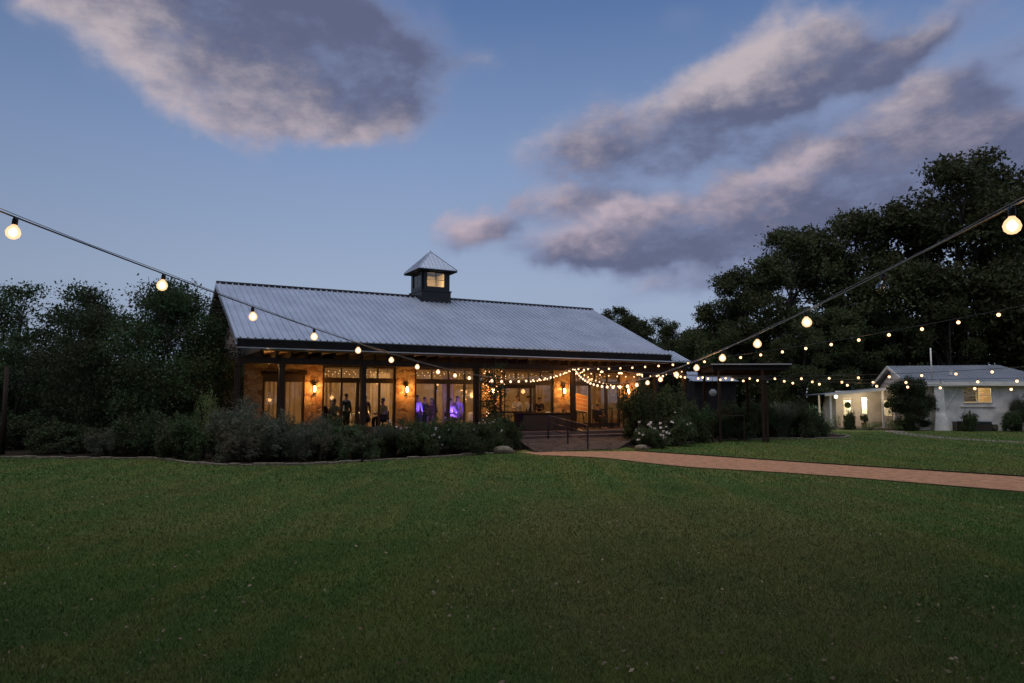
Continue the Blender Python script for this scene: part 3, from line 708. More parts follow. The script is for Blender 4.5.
def bistro(loc, label, h=1.05):
    t = empty('bistro_table', loc); tag(t, label, 'table')
    MB().lathe([(.34, h - .03), (.35, h - .015), (.34, h)], n=24).build('tabletop', M['black'], t)
    MB().tube([(0, 0, .03), (0, 0, h - .03)], .03).build('column', M['black_metal'], t)
    MB().lathe([(.25, 0), (.24, .02), (.04, .04)], n=20).build('base', M['black_metal'], t)
bistro(hw(18.7, 2.2, FZ), 'tall round black bistro table on the porch in front of the last doors')
chair(hw(17.7, 2.1, FZ), TH + R(70), 'dark chair between the seating chart and the bistro table')
chair(hw(19.5, 2.3, FZ), TH + R(-80), 'dark chair on the right of the tall bistro table')
chair(hw(19.0, 3.2, FZ), TH + R(10), 'dark chair behind the tall bistro table against the doors')
# parasol-like closed heater / dark panel near the bar
hb = empty('menu_stand', hw(12.6, 1.4, FZ), TH); tag(hb, 'dark timber stand with wide flat canopy left of the bar table', 'stand')
MB().box(-.9, .9, -.3, .3, 2.0, 2.16).build('canopy', M['timber'], hb)
for x in (-.8, .8): MB().box(x - .04, x + .04, -.04, .04, 0, 2.0).build('post', M['timber'], hb)
MB().box(-.76, .76, -.25, .25, .85, .92).build('shelf', M['timber'], hb)
# round tables inside
TB = [(5.0, 6.0, 'round table in white linen inside the second opening, seated guests around it'), (7.2, 7.6, 'round table in white linen inside, left of the second stone pillar'), (9.9, 7.0, 'round table in white linen inside behind the violet-lit shirt'), (13.8, 7.4, 'round table in white linen inside behind the bar'), (18.6, 7.2, 'round table in white linen inside the last doors')]
for i, (x, y, lb) in enumerate(TB):
    t = empty('round_table', hw(x, y, FZ + .02), TH); tag(t, lb, 'table', 'round tables inside the hall')
    MB().lathe([(.03, .0), (.03, .7)], n=8).build('column', M['timber'], t)
    MB().lathe([(.78, .30), (.76, .74), (.70, .76), (.01, .765)], n=28).build('tablecloth', M['cloth'], t)
    for k in range(3):
        cpos = hw(x + .25 * math.cos(k * 2.1), y + .25 * math.sin(k * 2.1), FZ + .79)
        c = MB().lathe([(.03, 0), (.035, .09), (.03, .091)], n=8).build('candle', M['candle'], None, cpos)
        tag(c, 'small glowing candle on the ' + lb.split(',')[0], 'candle', 'candles on table %s' % ['in the second opening', 'by the pillar', 'by the violet light', 'behind the bar', 'in the last doors'][i])

# ------------------------------------------------------------------ people
def skinmesh(name, verts, edges, m, root=0, sub=1):
    me = bpy.data.meshes.new(name + '_src'); me.from_pydata([v[:3] for v in verts], edges, []); me.update()
    o = bpy.data.objects.new(name + '_src', me); COL.objects.link(o)
    md = o.modifiers.new('skin', 'SKIN'); md.use_smooth_shade = True; md.branch_smoothing = .6
    for i, v in enumerate(verts):
        sv = me.skin_vertices[0].data[i]; rr = v[3] if len(v) > 3 else .05; ry = v[4] if len(v) > 4 else rr; sv.radius = (rr, ry)
        sv.use_root = (i == root)
    s2 = o.modifiers.new('sub', 'SUBSURF'); s2.levels = sub; s2.render_levels = sub
    dg_ = bpy.context.evaluated_depsgraph_get(); dg_.update()
    out = bpy.data.meshes.new_from_object(o.evaluated_get(dg_)); out.name = name
    out.materials.clear(); out.materials.append(m)
    out.polygons.foreach_set('use_smooth', np.ones(len(out.polygons), bool))
    bpy.data.objects.remove(o); bpy.data.meshes.remove(me); return out
def pose(kind):
    V = []; E = []
    def chain(parent, pts):
        for p in pts:
            V.append(p); E.append((parent, len(V) - 1)) if parent is not None else None
            parent = len(V) - 1
        return parent
    sit = kind == 'sit'; z0 = .50 if sit else .93
    chain(None, [(0, 0, z0, .135, .11)])
    dz = z0 - .93
    T = [(0, 0, 1.08 + dz, .125, .10), (0, .0, 1.25 + dz, .15, .11), (0, 0, 1.40 + dz, .13, .09), (0, 0, 1.49 + dz, .055), (0, .01, 1.55 + dz, .065, .075), (0, .01, 1.62 + dz, .078, .092), (0, .0, 1.69 + dz, .06, .07)]
    nk = chain(0, T); ch = 3
    legs = {}
    for s in (-1, 1):
        if sit: L = [(s*.09, .06, .50, .085), (s*.11, .42, .50, .062), (s*.11, .45, .30, .052), (s*.11, .42, .08, .038), (s*.11, .55, .04, .03)]
        else: L = [(s*.09, 0, .86, .09), (s*.10, .02, .50, .062), (s*.10, 0, .32, .055), (s*.10, -.01, .09, .038), (s*.11, .12, .035, .03)]
        chain(0, L)
        sh = (s*.17, 0, 1.40 + dz, .06)
        if kind == 'raise' and s == 1: A = [sh, (.27, .12, 1.26 + dz, .045), (.22, .30, 1.38 + dz, .034), (.21, .35, 1.42 + dz, .028)]
        elif sit: A = [sh, (s*.25, .06, 1.13 + dz, .045), (s*.17, .30, 1.10 + dz, .034), (s*.14, .37, 1.11 + dz, .028)]
        elif kind == 'hold': A = [sh, (s*.25, .0, 1.12, .045), (s*.14, .23, 1.12, .034), (s*.10, .30, 1.14, .028)]
        else: A = [sh, (s*.24, -.02, 1.13, .045), (s*.26, .04, .90, .032), (s*.26, .06, .83, .028)]
        w = chain(ch, A); a, b = Vector(A[-2][:3]), Vector(A[-1][:3]); d = (b - a).normalized(); side = Vector((0, 1, 0)) if abs(d.z) > .7 else Vector((1, 0, 0))
        side = (side - d * side.dot(d)).normalized()
        for k, ln in ((-1.5, .062), (-.5, .075), (.5, .08), (1.5, .07)):
            p0 = b + d * .05 + side * k * .019; p1 = p0 + d * ln * .5; p2 = p1 + (d * .8 + d.cross(side) * .5) * ln * .45
            chain(w, [(*p0, .0105), (*p1, .009), (*p2, .0075)])
        th = b + d * .01 + side * .045; chain(w, [(*th, .012), (*(th + d * .035 + side * .008), .009)])
    return V, E, dz
POSES = {}
def get_pose(kind):
    if kind in POSES: return POSES[kind]
    V, E, dz = pose(kind)
    body = skinmesh('body', V, E, M['skin'], 0, 1)
    # torso garment: torso, chest and arms to the wrist, slightly larger
    idx = [0, 1, 2, 3]; tv = [tuple(V[0][:3]) + (.15, .125), tuple(V[1][:3]) + (.142, .118), tuple(V[2][:3]) + (.168, .128), tuple(V[3][:3]) + (.145, .105), (0, 0, 1.465 + dz, .07, .07)]
    te = [(0, 1), (1, 2), (2, 3), (3, 4)]
    def arm(s):
        vs = [v for v in V if len(v) == 4]; return vs
    for s in (-1, 1):
        # arm vertices follow each leg in the list
        base = [i for i, v in enumerate(V) if abs(v[0] - s * .17) < 1e-6 and abs(v[2] - (1.40 + dz)) < 1e-6][0]
        pr = 3
        for k in range(3):
            v = V[base + k]; tv.append((v[0], v[1], v[2], v[3] + (.016 if k < 2 else .014))); te.append((pr, len(tv) - 1)); pr = len(tv) - 1
    top = (tv, te)
    lv = [tuple(V[0][:3]) + (.150, .128)]; le = []
    for s in (-1, 1):
        base = [i for i, v in enumerate(V) if abs(v[0] - s * .09) < 1e-6 and v[2] > .4 and i > 7][0]; pr = 0
        for k in range(4):
            v = V[base + k]; lv.append((v[0], v[1], v[2] + (.02 if k == 3 else 0), v[3] + .022)); le.append((pr, len(lv) - 1)); pr = len(lv) - 1
    POSES[kind] = (body, top, (lv, le), dz); return POSES[kind]
CL = {}
def person(loc, rz, kind, top, bottom, hair, label, scale=1., long_hair=False):
    body, tp, lg, dz = get_pose(kind)
    p = empty('person', loc, rz); p.scale = (scale,) * 3; tag(p, label, 'person')
    bo = link('body', body, p)
    k1 = ('t', kind, top)
    if k1 not in CL: CL[k1] = skinmesh('top', tp[0], tp[1], M[top], 0, 1)
    link('jacket' if top == 'suit' else ('dress_top' if bottom == 'skirt' else 'shirt'), CL[k1], p)
    if bottom == 'skirt':
        prof = [(.30, .45), (.24, .7), (.165, .93), (.15, 1.0)] if kind != 'sit' else [(.30, .34), (.27, .46), (.17, .58), (.155, .62)]
        MB().lathe(prof, n=18).build('skirt', M[top], p)
    else:
        k2 = ('l', kind, bottom)
        if k2 not in CL: CL[k2] = skinmesh('trousers', lg[0], lg[1], M[bottom], 0, 1)
        link('trousers', CL[k2], p)
    hb_ = MB(); hz = 1.655 + dz
    prof = [(.02, -.02), (.088, -.02), (.095, .03), (.08, .08), (.045, .105), (.001, .112)]
    hb_.lathe(prof, (0, -.018, hz), 14)
    if long_hair: hb_.lathe([(.05, -.26), (.085, -.18), (.09, -.05), (.07, 0)], (0, -.055, hz), 12)
    hb_.build('hair', M[hair], p)
    f = MB(); f.sphere((-.03, .085, 1.625 + dz), .012, 8, 6); f.sphere((.03, .085, 1.625 + dz), .012, 8, 6); f.build('eyes', M['hair'], p)
    n_ = MB(); n_.tube([(0, .09, 1.63 + dz), (0, .112, 1.595 + dz), (0, .09, 1.585 + dz)], [.008, .014, .008], 6); n_.build('nose', M['skin'], p)
    for s in (-1, 1): MB().sphere((s * .078, 0, 1.61 + dz), .02, 8, 6, 1.5).build('ear', M['skin'], p)
    m_ = MB(); m_.box(-.022, .022, .082, .09, 1.555 + dz, 1.563 + dz); m_.build('mouth', M['red'], p)
    return p
IF = FZ + .02
def seat_at(loc, rz, label):
    t = empty('dining_chair', loc, rz); tag(t, label, 'chair', 'dining chairs inside the hall')
    MB().box(-.21, .21, -.2, .2, .38, .42).build('seat', M['timber'], t)
    MB().box(-.2, .2, -.22, -.19, .5, .9).build('backrest', M['timber'], t)
    for sx in (-1, 1):
        MB().box(sx * .19 - .02, sx * .19 + .02, .16, .2, 0, .38).build('leg', M['timber'], t)
        MB().box(sx * .19 - .02, sx * .19 + .02, -.22, -.18, 0, .9).build('leg', M['timber'], t)
PEO = [
 (5.62, 5.1, 200, 'stand', 'suit', 'suit', 'hair', 'person in a dark suit standing in the middle of the second opening', .98, 0),
 (4.45, 5.0, 150, 'sit', 'suit', 'suit', 'hair', 'person in a dark jacket seated at the left edge of the second opening', 1.15, 0),
 (5.1, 5.3, 190, 'sit', 'dress', 'skirt', 'hairb', 'person in a pale top seated just left of the standing dark suit', 1.12, 1),
 (6.55, 5.2, 170, 'stand', 'red', 'skirt', 'hairb', 'person in a maroon dress standing behind the second porch post', .93, 1),
 (7.35, 5.0, 120, 'sit', 'shirt', 'suit', 'hair', 'person in a white shirt seated beside the second stone pillar', 1.15, 0),
 (9.05, 4.9, 180, 'stand', 'shirt', 'suit', 'hair', 'person in a white shirt lit violet, standing right of the second wall lamp', .95, 0),
 (9.45, 6.2, 160, 'sit', 'suit', 'suit', 'hair', 'person with dark hair seated right behind the violet-lit white shirt', 1.2, 0),
 (9.85, 5.9, 210, 'hold', 'suit', 'suit', 'hairb', 'person in dark clothes, second head right of the violet-lit shirt', .9, 0),
 (10.3, 6.1, 150, 'sit', 'red', 'skirt', 'hair', 'person in maroon seated left of the narrow pale curtain', 1.15, 1),
 (10.75, 4.75, 190, 'sit', 'dress', 'skirt', 'hairb', 'person in a pale dress lit bright violet, seated right of the narrow curtain', 1.15, 1),
 (11.35, 5.2, 170, 'raise', 'dress', 'skirt', 'hair', 'person in a pale dress with one arm raised, at the right of the violet light', .93, 1),
 (13.55, 3.0, 170, 'hold', 'shirt', 'suit', 'hairb', 'person in a white shirt standing at the left end of the black bar table', .95, 0),
 (14.15, 2.9, 200, 'raise', 'shirt', 'suit', 'hair', 'person in a white shirt reaching over the middle of the black bar table', .95, 0),
 (14.65, 2.7, 150, 'hold', 'suit', 'suit', 'hair', 'person in dark clothes standing right of the two white shirts at the bar table', .9, 0),
 (17.75, 2.1, 190, 'sit', 'suit', 'suit', 'hair', 'person in dark clothes seated in the chair right of the seating chart', .95, 0)]
for i, (x, y, rz, kd, tp_, bt_, hr_, lb, sc, lh) in enumerate(PEO):
    zf = IF if y > WY + .2 else FZ
    person(hw(x, y, zf), TH + R(rz), kd, tp_, bt_, hr_, lb, sc, bool(lh))
    if kd == 'sit' and y > WY: seat_at(hw(x, y, zf), TH + R(rz), 'chair occupied by the ' + ' '.join(lb.split(',')[0].split()[:11]))
# violet stage light
dj = empty('stage_light', hw(10.2, 5.35, FZ + .02), TH + R(200)); tag(dj, 'violet stage light on a stand between the guests in the third opening', 'stage light')
MB().tube([(0, 0, 0), (0, 0, 1.9)], .02).build('stand', M['black_metal'], dj)
MB().lathe([(.09, 0), (.09, .2), (.05, .24)], (0, 0, 1.9), 14).build('housing', M['black'], dj)
MB().lathe([(.075, -.006), (.075, -.001)], (0, 0, 1.9), 14).build('lens', M['purple'], dj)
for (sx, sy) in ((.3, 0), (-.15, .26), (-.15, -.26)): MB().bar((0, 0, .25), (sx, sy, 0.01), .02).build('leg', M['black_metal'], dj)
for (x, y, z, e) in ((9.15, 4.45, 1.55, 3.2), (10.8, 4.4, 1.5, 3.5), (11.4, 4.7, 2.2, 2.4), (9.9, 5.3, 2.2, 1.5)):
    lamp('violet_light', None, hw(x, y, z), e * 8, (.22, .10, 1), .08)

# ------------------------------------------------------------------ string lights
def unitbulb():
    glass = MB().lathe([(.16, .62), (.20, .5), (.40, .28), (.5, 0), (.42, -.28), (.22, -.45), (.001, -.5)][::-1], n=14).mesh('bulb', M['bulb_glow'])
    clear = MB().lathe([(.16, .62), (.20, .5), (.40, .28), (.5, 0), (.42, -.28), (.22, -.45), (.001, -.5)][::-1], n=14).mesh('bulb', M['clear'])
    fil = MB().lathe([(.001, -.34), (.22, -.2), (.30, .02), (.18, .25), (.001, .38)], n=8).mesh('filament', M['filament'])
    filc = MB().tube([(-.12, 0, .25), (-.08, 0, -.1), (0, 0, .1), (.08, 0, -.1), (.12, 0, .25)], .015, 4).mesh('filament', M['wirel'])
    sock = MB().lathe([(.17, .55), (.2, .6), (.2, .95), (.13, 1.15)], n=10).mesh('socket', M['black'])
    far = MB().sphere((0, 0, 0), .5, 8, 6).mesh('bulb', M['far_glow'])
    sockf = MB().lathe([(.2, .45), (.2, .9)], n=6).mesh('socket', M['black'])
    return glass, clear, fil, filc, sock, far, sockf
BG, BC, BF, BFC, BS, BFAR, BSF = unitbulb()
def string(label, ptf, tb, dia, off=(), near=True, cable_pts=60, t0=0., t1=1., dia_f=None, two=False, wire='wire', group='string lights over the lawn', name='string_lights', glow=7.):
    """ptf(t) -> point on the cable; tb = list of cable parameters that carry a bulb"""
    a = Vector(ptf(t0)); t = empty(name, a); tag(t, label, 'string lights', group)
    P = [Vector(ptf(t0 + (t1 - t0) * i / cable_pts)) - a for i in range(cable_pts + 1)]
    MB().tube(P, .0048 if near else .007, 6).build('cable', M[wire], t)
    if two:
        P2 = [p + Vector(((.006 * math.sin(i * 1.3)), 0, .012 + .004 * math.cos(i * 1.7))) for i, p in enumerate(P)]
        MB().tube(P2, .0022, 5).build('guide_wire', M['wirel'], t)
    for i, tt in enumerate(tb):
        p = Vector(ptf(tt)) - a
        if i % 5 == 2 and i not in off:   # the light of this bulb and its neighbours
            lamp('bulb_light', t, p + Vector((0, 0, -.32)), glow, (1, .50, .18), .12)
        d_ = dia_f(i) if dia_f else dia
        unlit = i in off
        me = (BC if unlit else BG) if near or unlit else BFAR
        o = link('bulb', me, t, p + Vector((0, 0, -1.15 * d_)) , random.uniform(0, 6)); o.scale = (d_,) * 3
        o.rotation_euler = (random.uniform(-.12, .12), random.uniform(-.12, .12), random.uniform(0, 6))
        if unlit: o['label'] = 'unlit clear bulb'
        if near or unlit: link('filament', BFC if unlit else BF, o)
        link('socket', BS if near else BSF, o)
POST = hw(15.0, .06, 3.5)
# left string: from behind the camera on the left to the fourth porch post
def fl(Yv):
    x = -3.2336 + .15684 * Yv
    if Yv > 17: x += (POST.x - (-3.2336 + .15684 * POST.y)) * ((Yv - 17) / (POST.y - 17)) ** 1.5
    z = 3.0396e-3 * Yv * Yv - .094485 * Yv + 3.198
    if Yv > 17: z += (POST.z - (3.0396e-3 * POST.y**2 - .094485 * POST.y + 3.198)) * ((Yv - 17) / (POST.y - 17)) ** 1.5
    return (x, Yv, z + .09)
def fr(Yv):
    x = .01183 * Yv + 2.2588
    if Yv > 21: x += (POST.x - (.01183 * POST.y + 2.2588)) * ((Yv - 21) / (POST.y - 21)) ** 1.5
    z = .003552 * Yv * Yv - .10728 * Yv + 3.1166
    if Yv > 21: z += (POST.z - (.003552 * POST.y**2 - .10728 * POST.y + 3.1166)) * ((Yv - 21) / (POST.y - 21)) ** 1.5
    return (x, Yv, z + .09)
nb = [3.8 * (1 + .328 * n) for n in range(-2, 25)]
string('big-bulb string crossing the left sky and the hall roof down to the porch post', fl, nb, .074, off=(12,), t0=-2.6, t1=POST.y, two=True, cable_pts=90)
nb = [3.3 * (1 + .368 * n) for n in range(-2, 26)]
string('big-bulb string from the right edge past the tall trees down to the porch post', fr, nb, .078, off=(3,), t0=-2.6, t1=POST.y, two=True, cable_pts=90, wire='wirel')
def quad(Bx, By, c):
    return lambda t: (POST.x + (Bx - POST.x) * t, POST.y + (By - POST.y) * t, c[0] * t * t + c[1] * t + c[2] + .08)
for (B_, c, lb, off) in (((17.5, 21.0), (1.86, -2.26, 3.52), 'uppermost of the three low small-bulb strings running toward the cottage', ()),
                    ((17.9, 20.6), (1.35, -2.17, 3.50), 'middle one of the three low strings of small bulbs running toward the cottage', (14,)),
                    ((18.2, 20.2), (.84, -2.03, 3.48), 'lowest of the three strings of small bulbs, sagging across the cottage front', (9,))):
    Ln = math.hypot(B_[0] - POST.x, B_[1] - POST.y); sp_ = {17.5: 1.0, 17.9: 1.04, 18.2: .97}[B_[0]]
    string(lb, quad(*B_, c), [(.55 + k * sp_) / Ln for k in range(int((Ln - .6) / sp_))], .085, off=off, near=False, t1=1.0)
Ln = math.hypot(12 - POST.x, 12.5 - POST.y)
string('small-bulb string rising from the porch to the right, across the dark trees', quad(12, 12.5, (1.79, -1.06, 3.50)), [(.4 + k * .93) / Ln for k in range(int(Ln / .93))], .08, near=False, t1=1.0)
# short swags under the porch beam
def swag(a, b, sag):
    a, b = Vector(a), Vector(b); return lambda t: tuple(a + (b - a) * t + Vector((0, 0, -4 * sag * t * (1 - t))))
string('swag of closely spaced bulbs hanging left of the middle porch post above the bar table', swag(hw(12.6, .0, 2.95), hw(14.9, .03, 3.52), .10), [k / 13 for k in range(13)], .062, near=False, cable_pts=16)
string('swag of closely spaced bulbs hanging right of the middle porch post above the seating chart', swag(hw(15.1, .03, 3.5), hw(17.9, .0, 2.75), .18), [k / 13 for k in range(1, 13)], .062, near=False, cable_pts=16)
string('row of bulbs along the porch beam at the right end of the hall', swag(hw(15.2, .0, 3.45), hw(21.8, .0, 3.62), .28), [k / 13 + .03 for k in range(13)], .062, near=False, cable_pts=20)
# poles carrying the strings (beyond the frame)
def pole(p, h, label):
    o = MB().tube([(0, 0, -.3), (0, 0, h)], [.08, .06], 10).build('light_pole', M['timber'], None, p); tag(o, label, 'pole'); return o
for p, h, lb in (((fl(-2.6)[0], -2.6, 0), 4.0, 'timber pole left behind the camera holding the left bulb string'), ((fr(-2.6)[0], -2.6, 0), 3.8, 'timber pole behind the camera holding the right bulb string'),
                 ((17.9, 20.55, 0), 3.6, 'timber pole at the right holding the three low bulb strings'), ((12, 12.5, 0), 4.5, 'timber pole at the right holding the rising bulb string')):
    pole(p, h, lb)
# fairy lights inside, behind the transoms
rs = random.Random(3)
for (a, b, lb) in ((4.3, 7.6, 'row of tiny fairy lights behind the transom of the second opening'), (8.6, 12.1, 'row of tiny fairy lights behind the transom of the violet-lit opening'), (13.4, 16.3, 'row of tiny fairy lights behind the transom above the bar table'), (17.3, 20.6, 'row of tiny fairy lights behind the transom above the last doors')):
    t = empty('fairy_lights', hw(a, 4.9, 3.4), TH); tag(t, lb, 'fairy lights', 'fairy lights inside the hall')
    c = MB(); L_ = MB()
    for rr in range(2):
        n = int((b - a) / .28); yy = rr * .5
        for i in range(n):
            x = (i + .5) * .28 + rs.uniform(-.05, .05); z = -.0 - .1 * rr - .05 * abs(math.sin(i * .9)) + rs.uniform(-.02, .02)
            L_.sphere((x, yy, z), .020, 6, 4)
        c.tube([(j * (b - a) / 12, yy, .012 - .1 * rr) for j in range(13)], .004, 4)
    c.build('cable', M['wire'], t); o = L_.build('bulbs', M['fairy'], t); o['kind'] = 'stuff'
# small three-bulb lantern under the left end of the porch
ch_ = empty('chandelier', hw(1.35, .9, 3.75), TH); tag(ch_, 'small hanging fitting with three bare bulbs under the left end of the porch', 'chandelier')
MB().tube([(0, 0, .15), (0, 0, -.02)], .012).build('rod', M['black_metal'], ch_)
MB().bar((-.22, 0, -.02), (.22, 0, -.02), .03).build('arm', M['black_metal'], ch_)
for x, z in ((-.2, -.09), (0.02, -.12), (.2, -.09)):
    o = link('bulb', BFAR, ch_, (x, 0, z)); o.scale = (.085,) * 3
lamp('chandelier_light', None, hw(1.35, .9, 3.4), 16, (1, .55, .2), .1)

# ------------------------------------------------------------------ pavilion right of the hall
pv = empty('timber_pavilion', (9.75, 35.6, 0), R(-2)); tag(pv, 'dark flat-roofed timber pavilion on posts, right of the hall', 'pavilion')
MB().box(0, 3.8, -.0, 3.4, 3.70, 3.80).build('roof', M['fascia'], pv)
MB().box(-.05, 3.85, -.04, -.002, 3.76, 3.82).build('drip_edge', M['drip'], pv)
MB().box(0.03, 3.77, .05, .2, 3.50, 3.695).build('beam', M['fascia'], pv)
MB().box(0.03, 3.77, 3.2, 3.35, 3.30, 3.695).build('beam', M['timber'], pv)
for i in range(8): x = .15 + i * .49; MB().box(x, x + .07, .21, 3.19, 3.45, 3.69).build('joist', M['timber'], pv)
for x, y in ((.36, .12), (2.45, .12), (2.75, .5), (.36, 3.27), (2.6, 3.27)):
    MB().box(x - .06, x + .06, y - .06, y + .06, 0, 3.295 if y > 1 else 3.495 if y < .2 else 3.449).build('post', M['timber'], pv)
o = MB().lathe([(.001, -.015), (.17, -.015), (.18, 0), (.17, .015), (.001, .015)], n=24).build('round_sign', mat('pale_grey_enamel', (.18, .2, .21), .5), None, (9.72, 35.4, 2.4)); o.rotation_euler = (R(88), 0, R(-15))
tag(o, 'small round pale grey disc hanging left of the left pavilion post', 'disc')
o = MB().tube([(0, 0, 0), (0, 0, 1.13)], .008, 6).build('hanging_rod', M['black_metal'], None, (9.72, 35.4, 2.585)); tag(o, 'thin dark rod the pale grey disc hangs from', 'rod')
table((10.6, 36.4, 0), R(5), 1.7, .8, 1.3, 'timber counter-height table in front of the left pavilion post, above the shrubs')
# low shed with pale metal roof behind the pavilion
sh = empty('shed', (13.0, 52, 0), R(4)); tag(sh, 'small dark shed with a pale metal roof seen behind the pavilion', 'shed')
MB().box(0, 3.0, 0, 3.2, 0, 3.45).build('wall', M['fascia'], sh)
rr = MB(); ribbed(rr, -.2, 3.1, -.3, 3.42, 3.4, 4.2, .3); rr.build('roof', M['roof'], sh)
# ------------------------------------------------------------------ cottage
TC = math.atan2(-.2, .98); CO = (27.7, 50.8, 0)
co = empty('white_cottage', CO, TC); tag(co, 'low white cottage with a grey metal hipped roof and a lit side porch', 'cottage')
def cw(a, b, z=0): return Vector((CO[0] + a * math.cos(TC) - b * math.sin(TC), CO[1] + a * math.sin(TC) + b * math.cos(TC), z))
DW = 7.2
w = MB()
# front wall with window holes: (x0,x1,z0,z1)
wins = [(3.25, 5.05, 1.85, 2.95), (7.4, 8.8, 1.95, 2.95)]
x = 0
for a, b, z0, z1 in wins:
    w.box(x, a, 0, .15, 0, 3.15); w.box(a, b, 0, .15, 0, z0); w.box(a, b, 0, .15, z1, 3.15); x = b
w.box(x, 12.5, 0, .15, 0, 3.15)
w.box(0, .15, .15, DW, 0, 3.15); w.box(.15, 12.5, DW - .15, DW, 0, 3.15); w.box(12.35, 12.5, .15, DW - .15, 0, 3.15)
w.build('wall', M['offwhite'], co)
MB().box(.15, 12.35, 3.0, 3.12, .05, 3.1).build('inner_wall', M['wallin'], co)
MB().box(.15, 12.35, .15, 3.0, 3.1, 3.14).build('ceiling', M['white'], co)
for k, (a, b, z0, z1) in enumerate(wins):
    f = MB(); f.box(a, b, -.03, .05, z1 - .06, z1); f.box(a, b, -.08, .05, z0, z0 + .06)
    f.box(a, a + .06, -.03, .05, z0 + .06, z1 - .06); f.box(b - .06, b, -.03, .05, z0 + .06, z1 - .06); mx_ = (a + b) / 2
    f.box(mx_ - .04, mx_ + .04, -.03, .05, z0 + .06, z1 - .06); f.box(a + .06, mx_ - .04, 0, .04, (z0 + z1) / 2 - .02, (z0 + z1) / 2 + .02); f.box(mx_ + .04, b - .06, 0, .04, (z0 + z1) / 2 - .02, (z0 + z1) / 2 + .02)
    fo = f.build('window_frame', M['white'], co)
    MB().box(a + .06, b - .06, .055, .06, z0 + .06, z1 - .06).build('pane', M['glass'], fo)
    bl_ = MB()
    for i in range(14): zz = z0 + .1 + i * .07; bl_.box(a + .08, (b - .08) if k else mx_ - .05, .09, .10, zz, zz + .066)
    bl_.build('blind', M['white'], fo)
MB().box(3.05, 5.2, -.1, -.032, 1.60, 1.66).build('window_shelf', M['white'], co)
# gable wall top + roof with a hipped right end
ERZ, EEZ, HC = 4.60, 3.30, DW / 2
rm = MB(); ex = -.45; ey = -.5
xr, xe = 7.0, 9.2
P_ = [(ex, ey, EEZ), (xe, ey, EEZ), (xr, HC, ERZ), (ex, HC, ERZ), (xe, DW + .5, EEZ), (ex, DW + .5, EEZ)]
rm.add(P_, [(0, 1, 2, 3), (3, 2, 4, 5), (1, 4, 2)])
rm.add([(a, b, c - .05) for a, b, c in P_], [(3, 2, 1, 0), (5, 4, 2, 3), (2, 4, 1)])
rm.build('roof', M['roofc'], co)
rb = MB()
for i in range(40):
    x = ex + .1 + i * .24
    if x > xe - .15: break
    t = 1 if x <= xr else (xe - x) / (xe - xr)
    rb.bar((x, ey, EEZ + .012), (x, ey + (HC - ey) * t, EEZ + .012 + (ERZ - EEZ) * t), .03, .03)
rb.build('roof_ribs', M['roofc'], co)
fb = MB(); fb.box(ex, 12.8, ey - .03, ey - .002, EEZ - .28, EEZ - .0); fb.build('fascia', M['white'], co)
fb = MB()
for y0, y1 in ((ey, HC), (DW + .5, HC)): fb.bar((ex - .02, y0, EEZ - .09), (ex - .02, y1, ERZ - .09), .04, .2)
fb.build('rake_board', M['white'], co)
MB().box(ex, 12.8, ey, .0, EEZ - .30, EEZ - .27).build('soffit', M['white'], co)
rr = MB(); ribbed(rr, 9.2, 12.9, ey, EEZ, DW, 4.1, .24); rr.build('low_roof', M['roofc'], co)
gm = MB(); vs = []
for x0 in (0, .12): vs += [(x0, 0, 3.15), (x0, DW, 3.15), (x0, HC, ERZ - .15)]
gm.add(vs, [(0, 1, 2), (5, 4, 3), (0, 3, 4, 1), (1, 4, 5, 2), (2, 5, 3, 0)]); gm.build('gable_wall', M['white'], co)
# stucco corner buttress with stone foot, vent pole, downspout, vent box
bt_ = MB(); bt_.add([(1.15, -.75, 0), (2.15, -.75, 0), (2.15, -.002, 0), (1.15, -.002, 0), (1.35, -.45, 1.2), (1.95, -.45, 1.2), (1.95, -.002, 1.2), (1.35, -.002, 1.2), (1.35, -.40, 3.0), (1.95, -.40, 3.0), (1.95, -.002, 3.0), (1.35, -.002, 3.0)],
 [(0, 3, 2, 1), (0, 1, 5, 4), (1, 2, 6, 5), (3, 0, 4, 7), (4, 5, 9, 8), (5, 6, 10, 9), (7, 4, 8, 11), (8, 9, 10, 11), (2, 3, 7, 6), (6, 7, 11, 10)])
bt_.build('buttress', M['offwhite'], co)
MB().tube([(1.3, -.2, 3.3), (1.3, -.2, 5.65)], .05).build('vent_pipe', M['white'], co)
MB().bar((2.95, -.12, 3.0), (2.15, -.12, 1.55), .08, .06).build('downspout', M['white'], co)
vb = MB(); vb.box(2.85, 3.0, .9, 1.05, 3.8, 4.15); vb.box(2.82, 3.03, .87, 1.08, 4.15, 4.18); vb.build('roof_vent', M['white'], co)
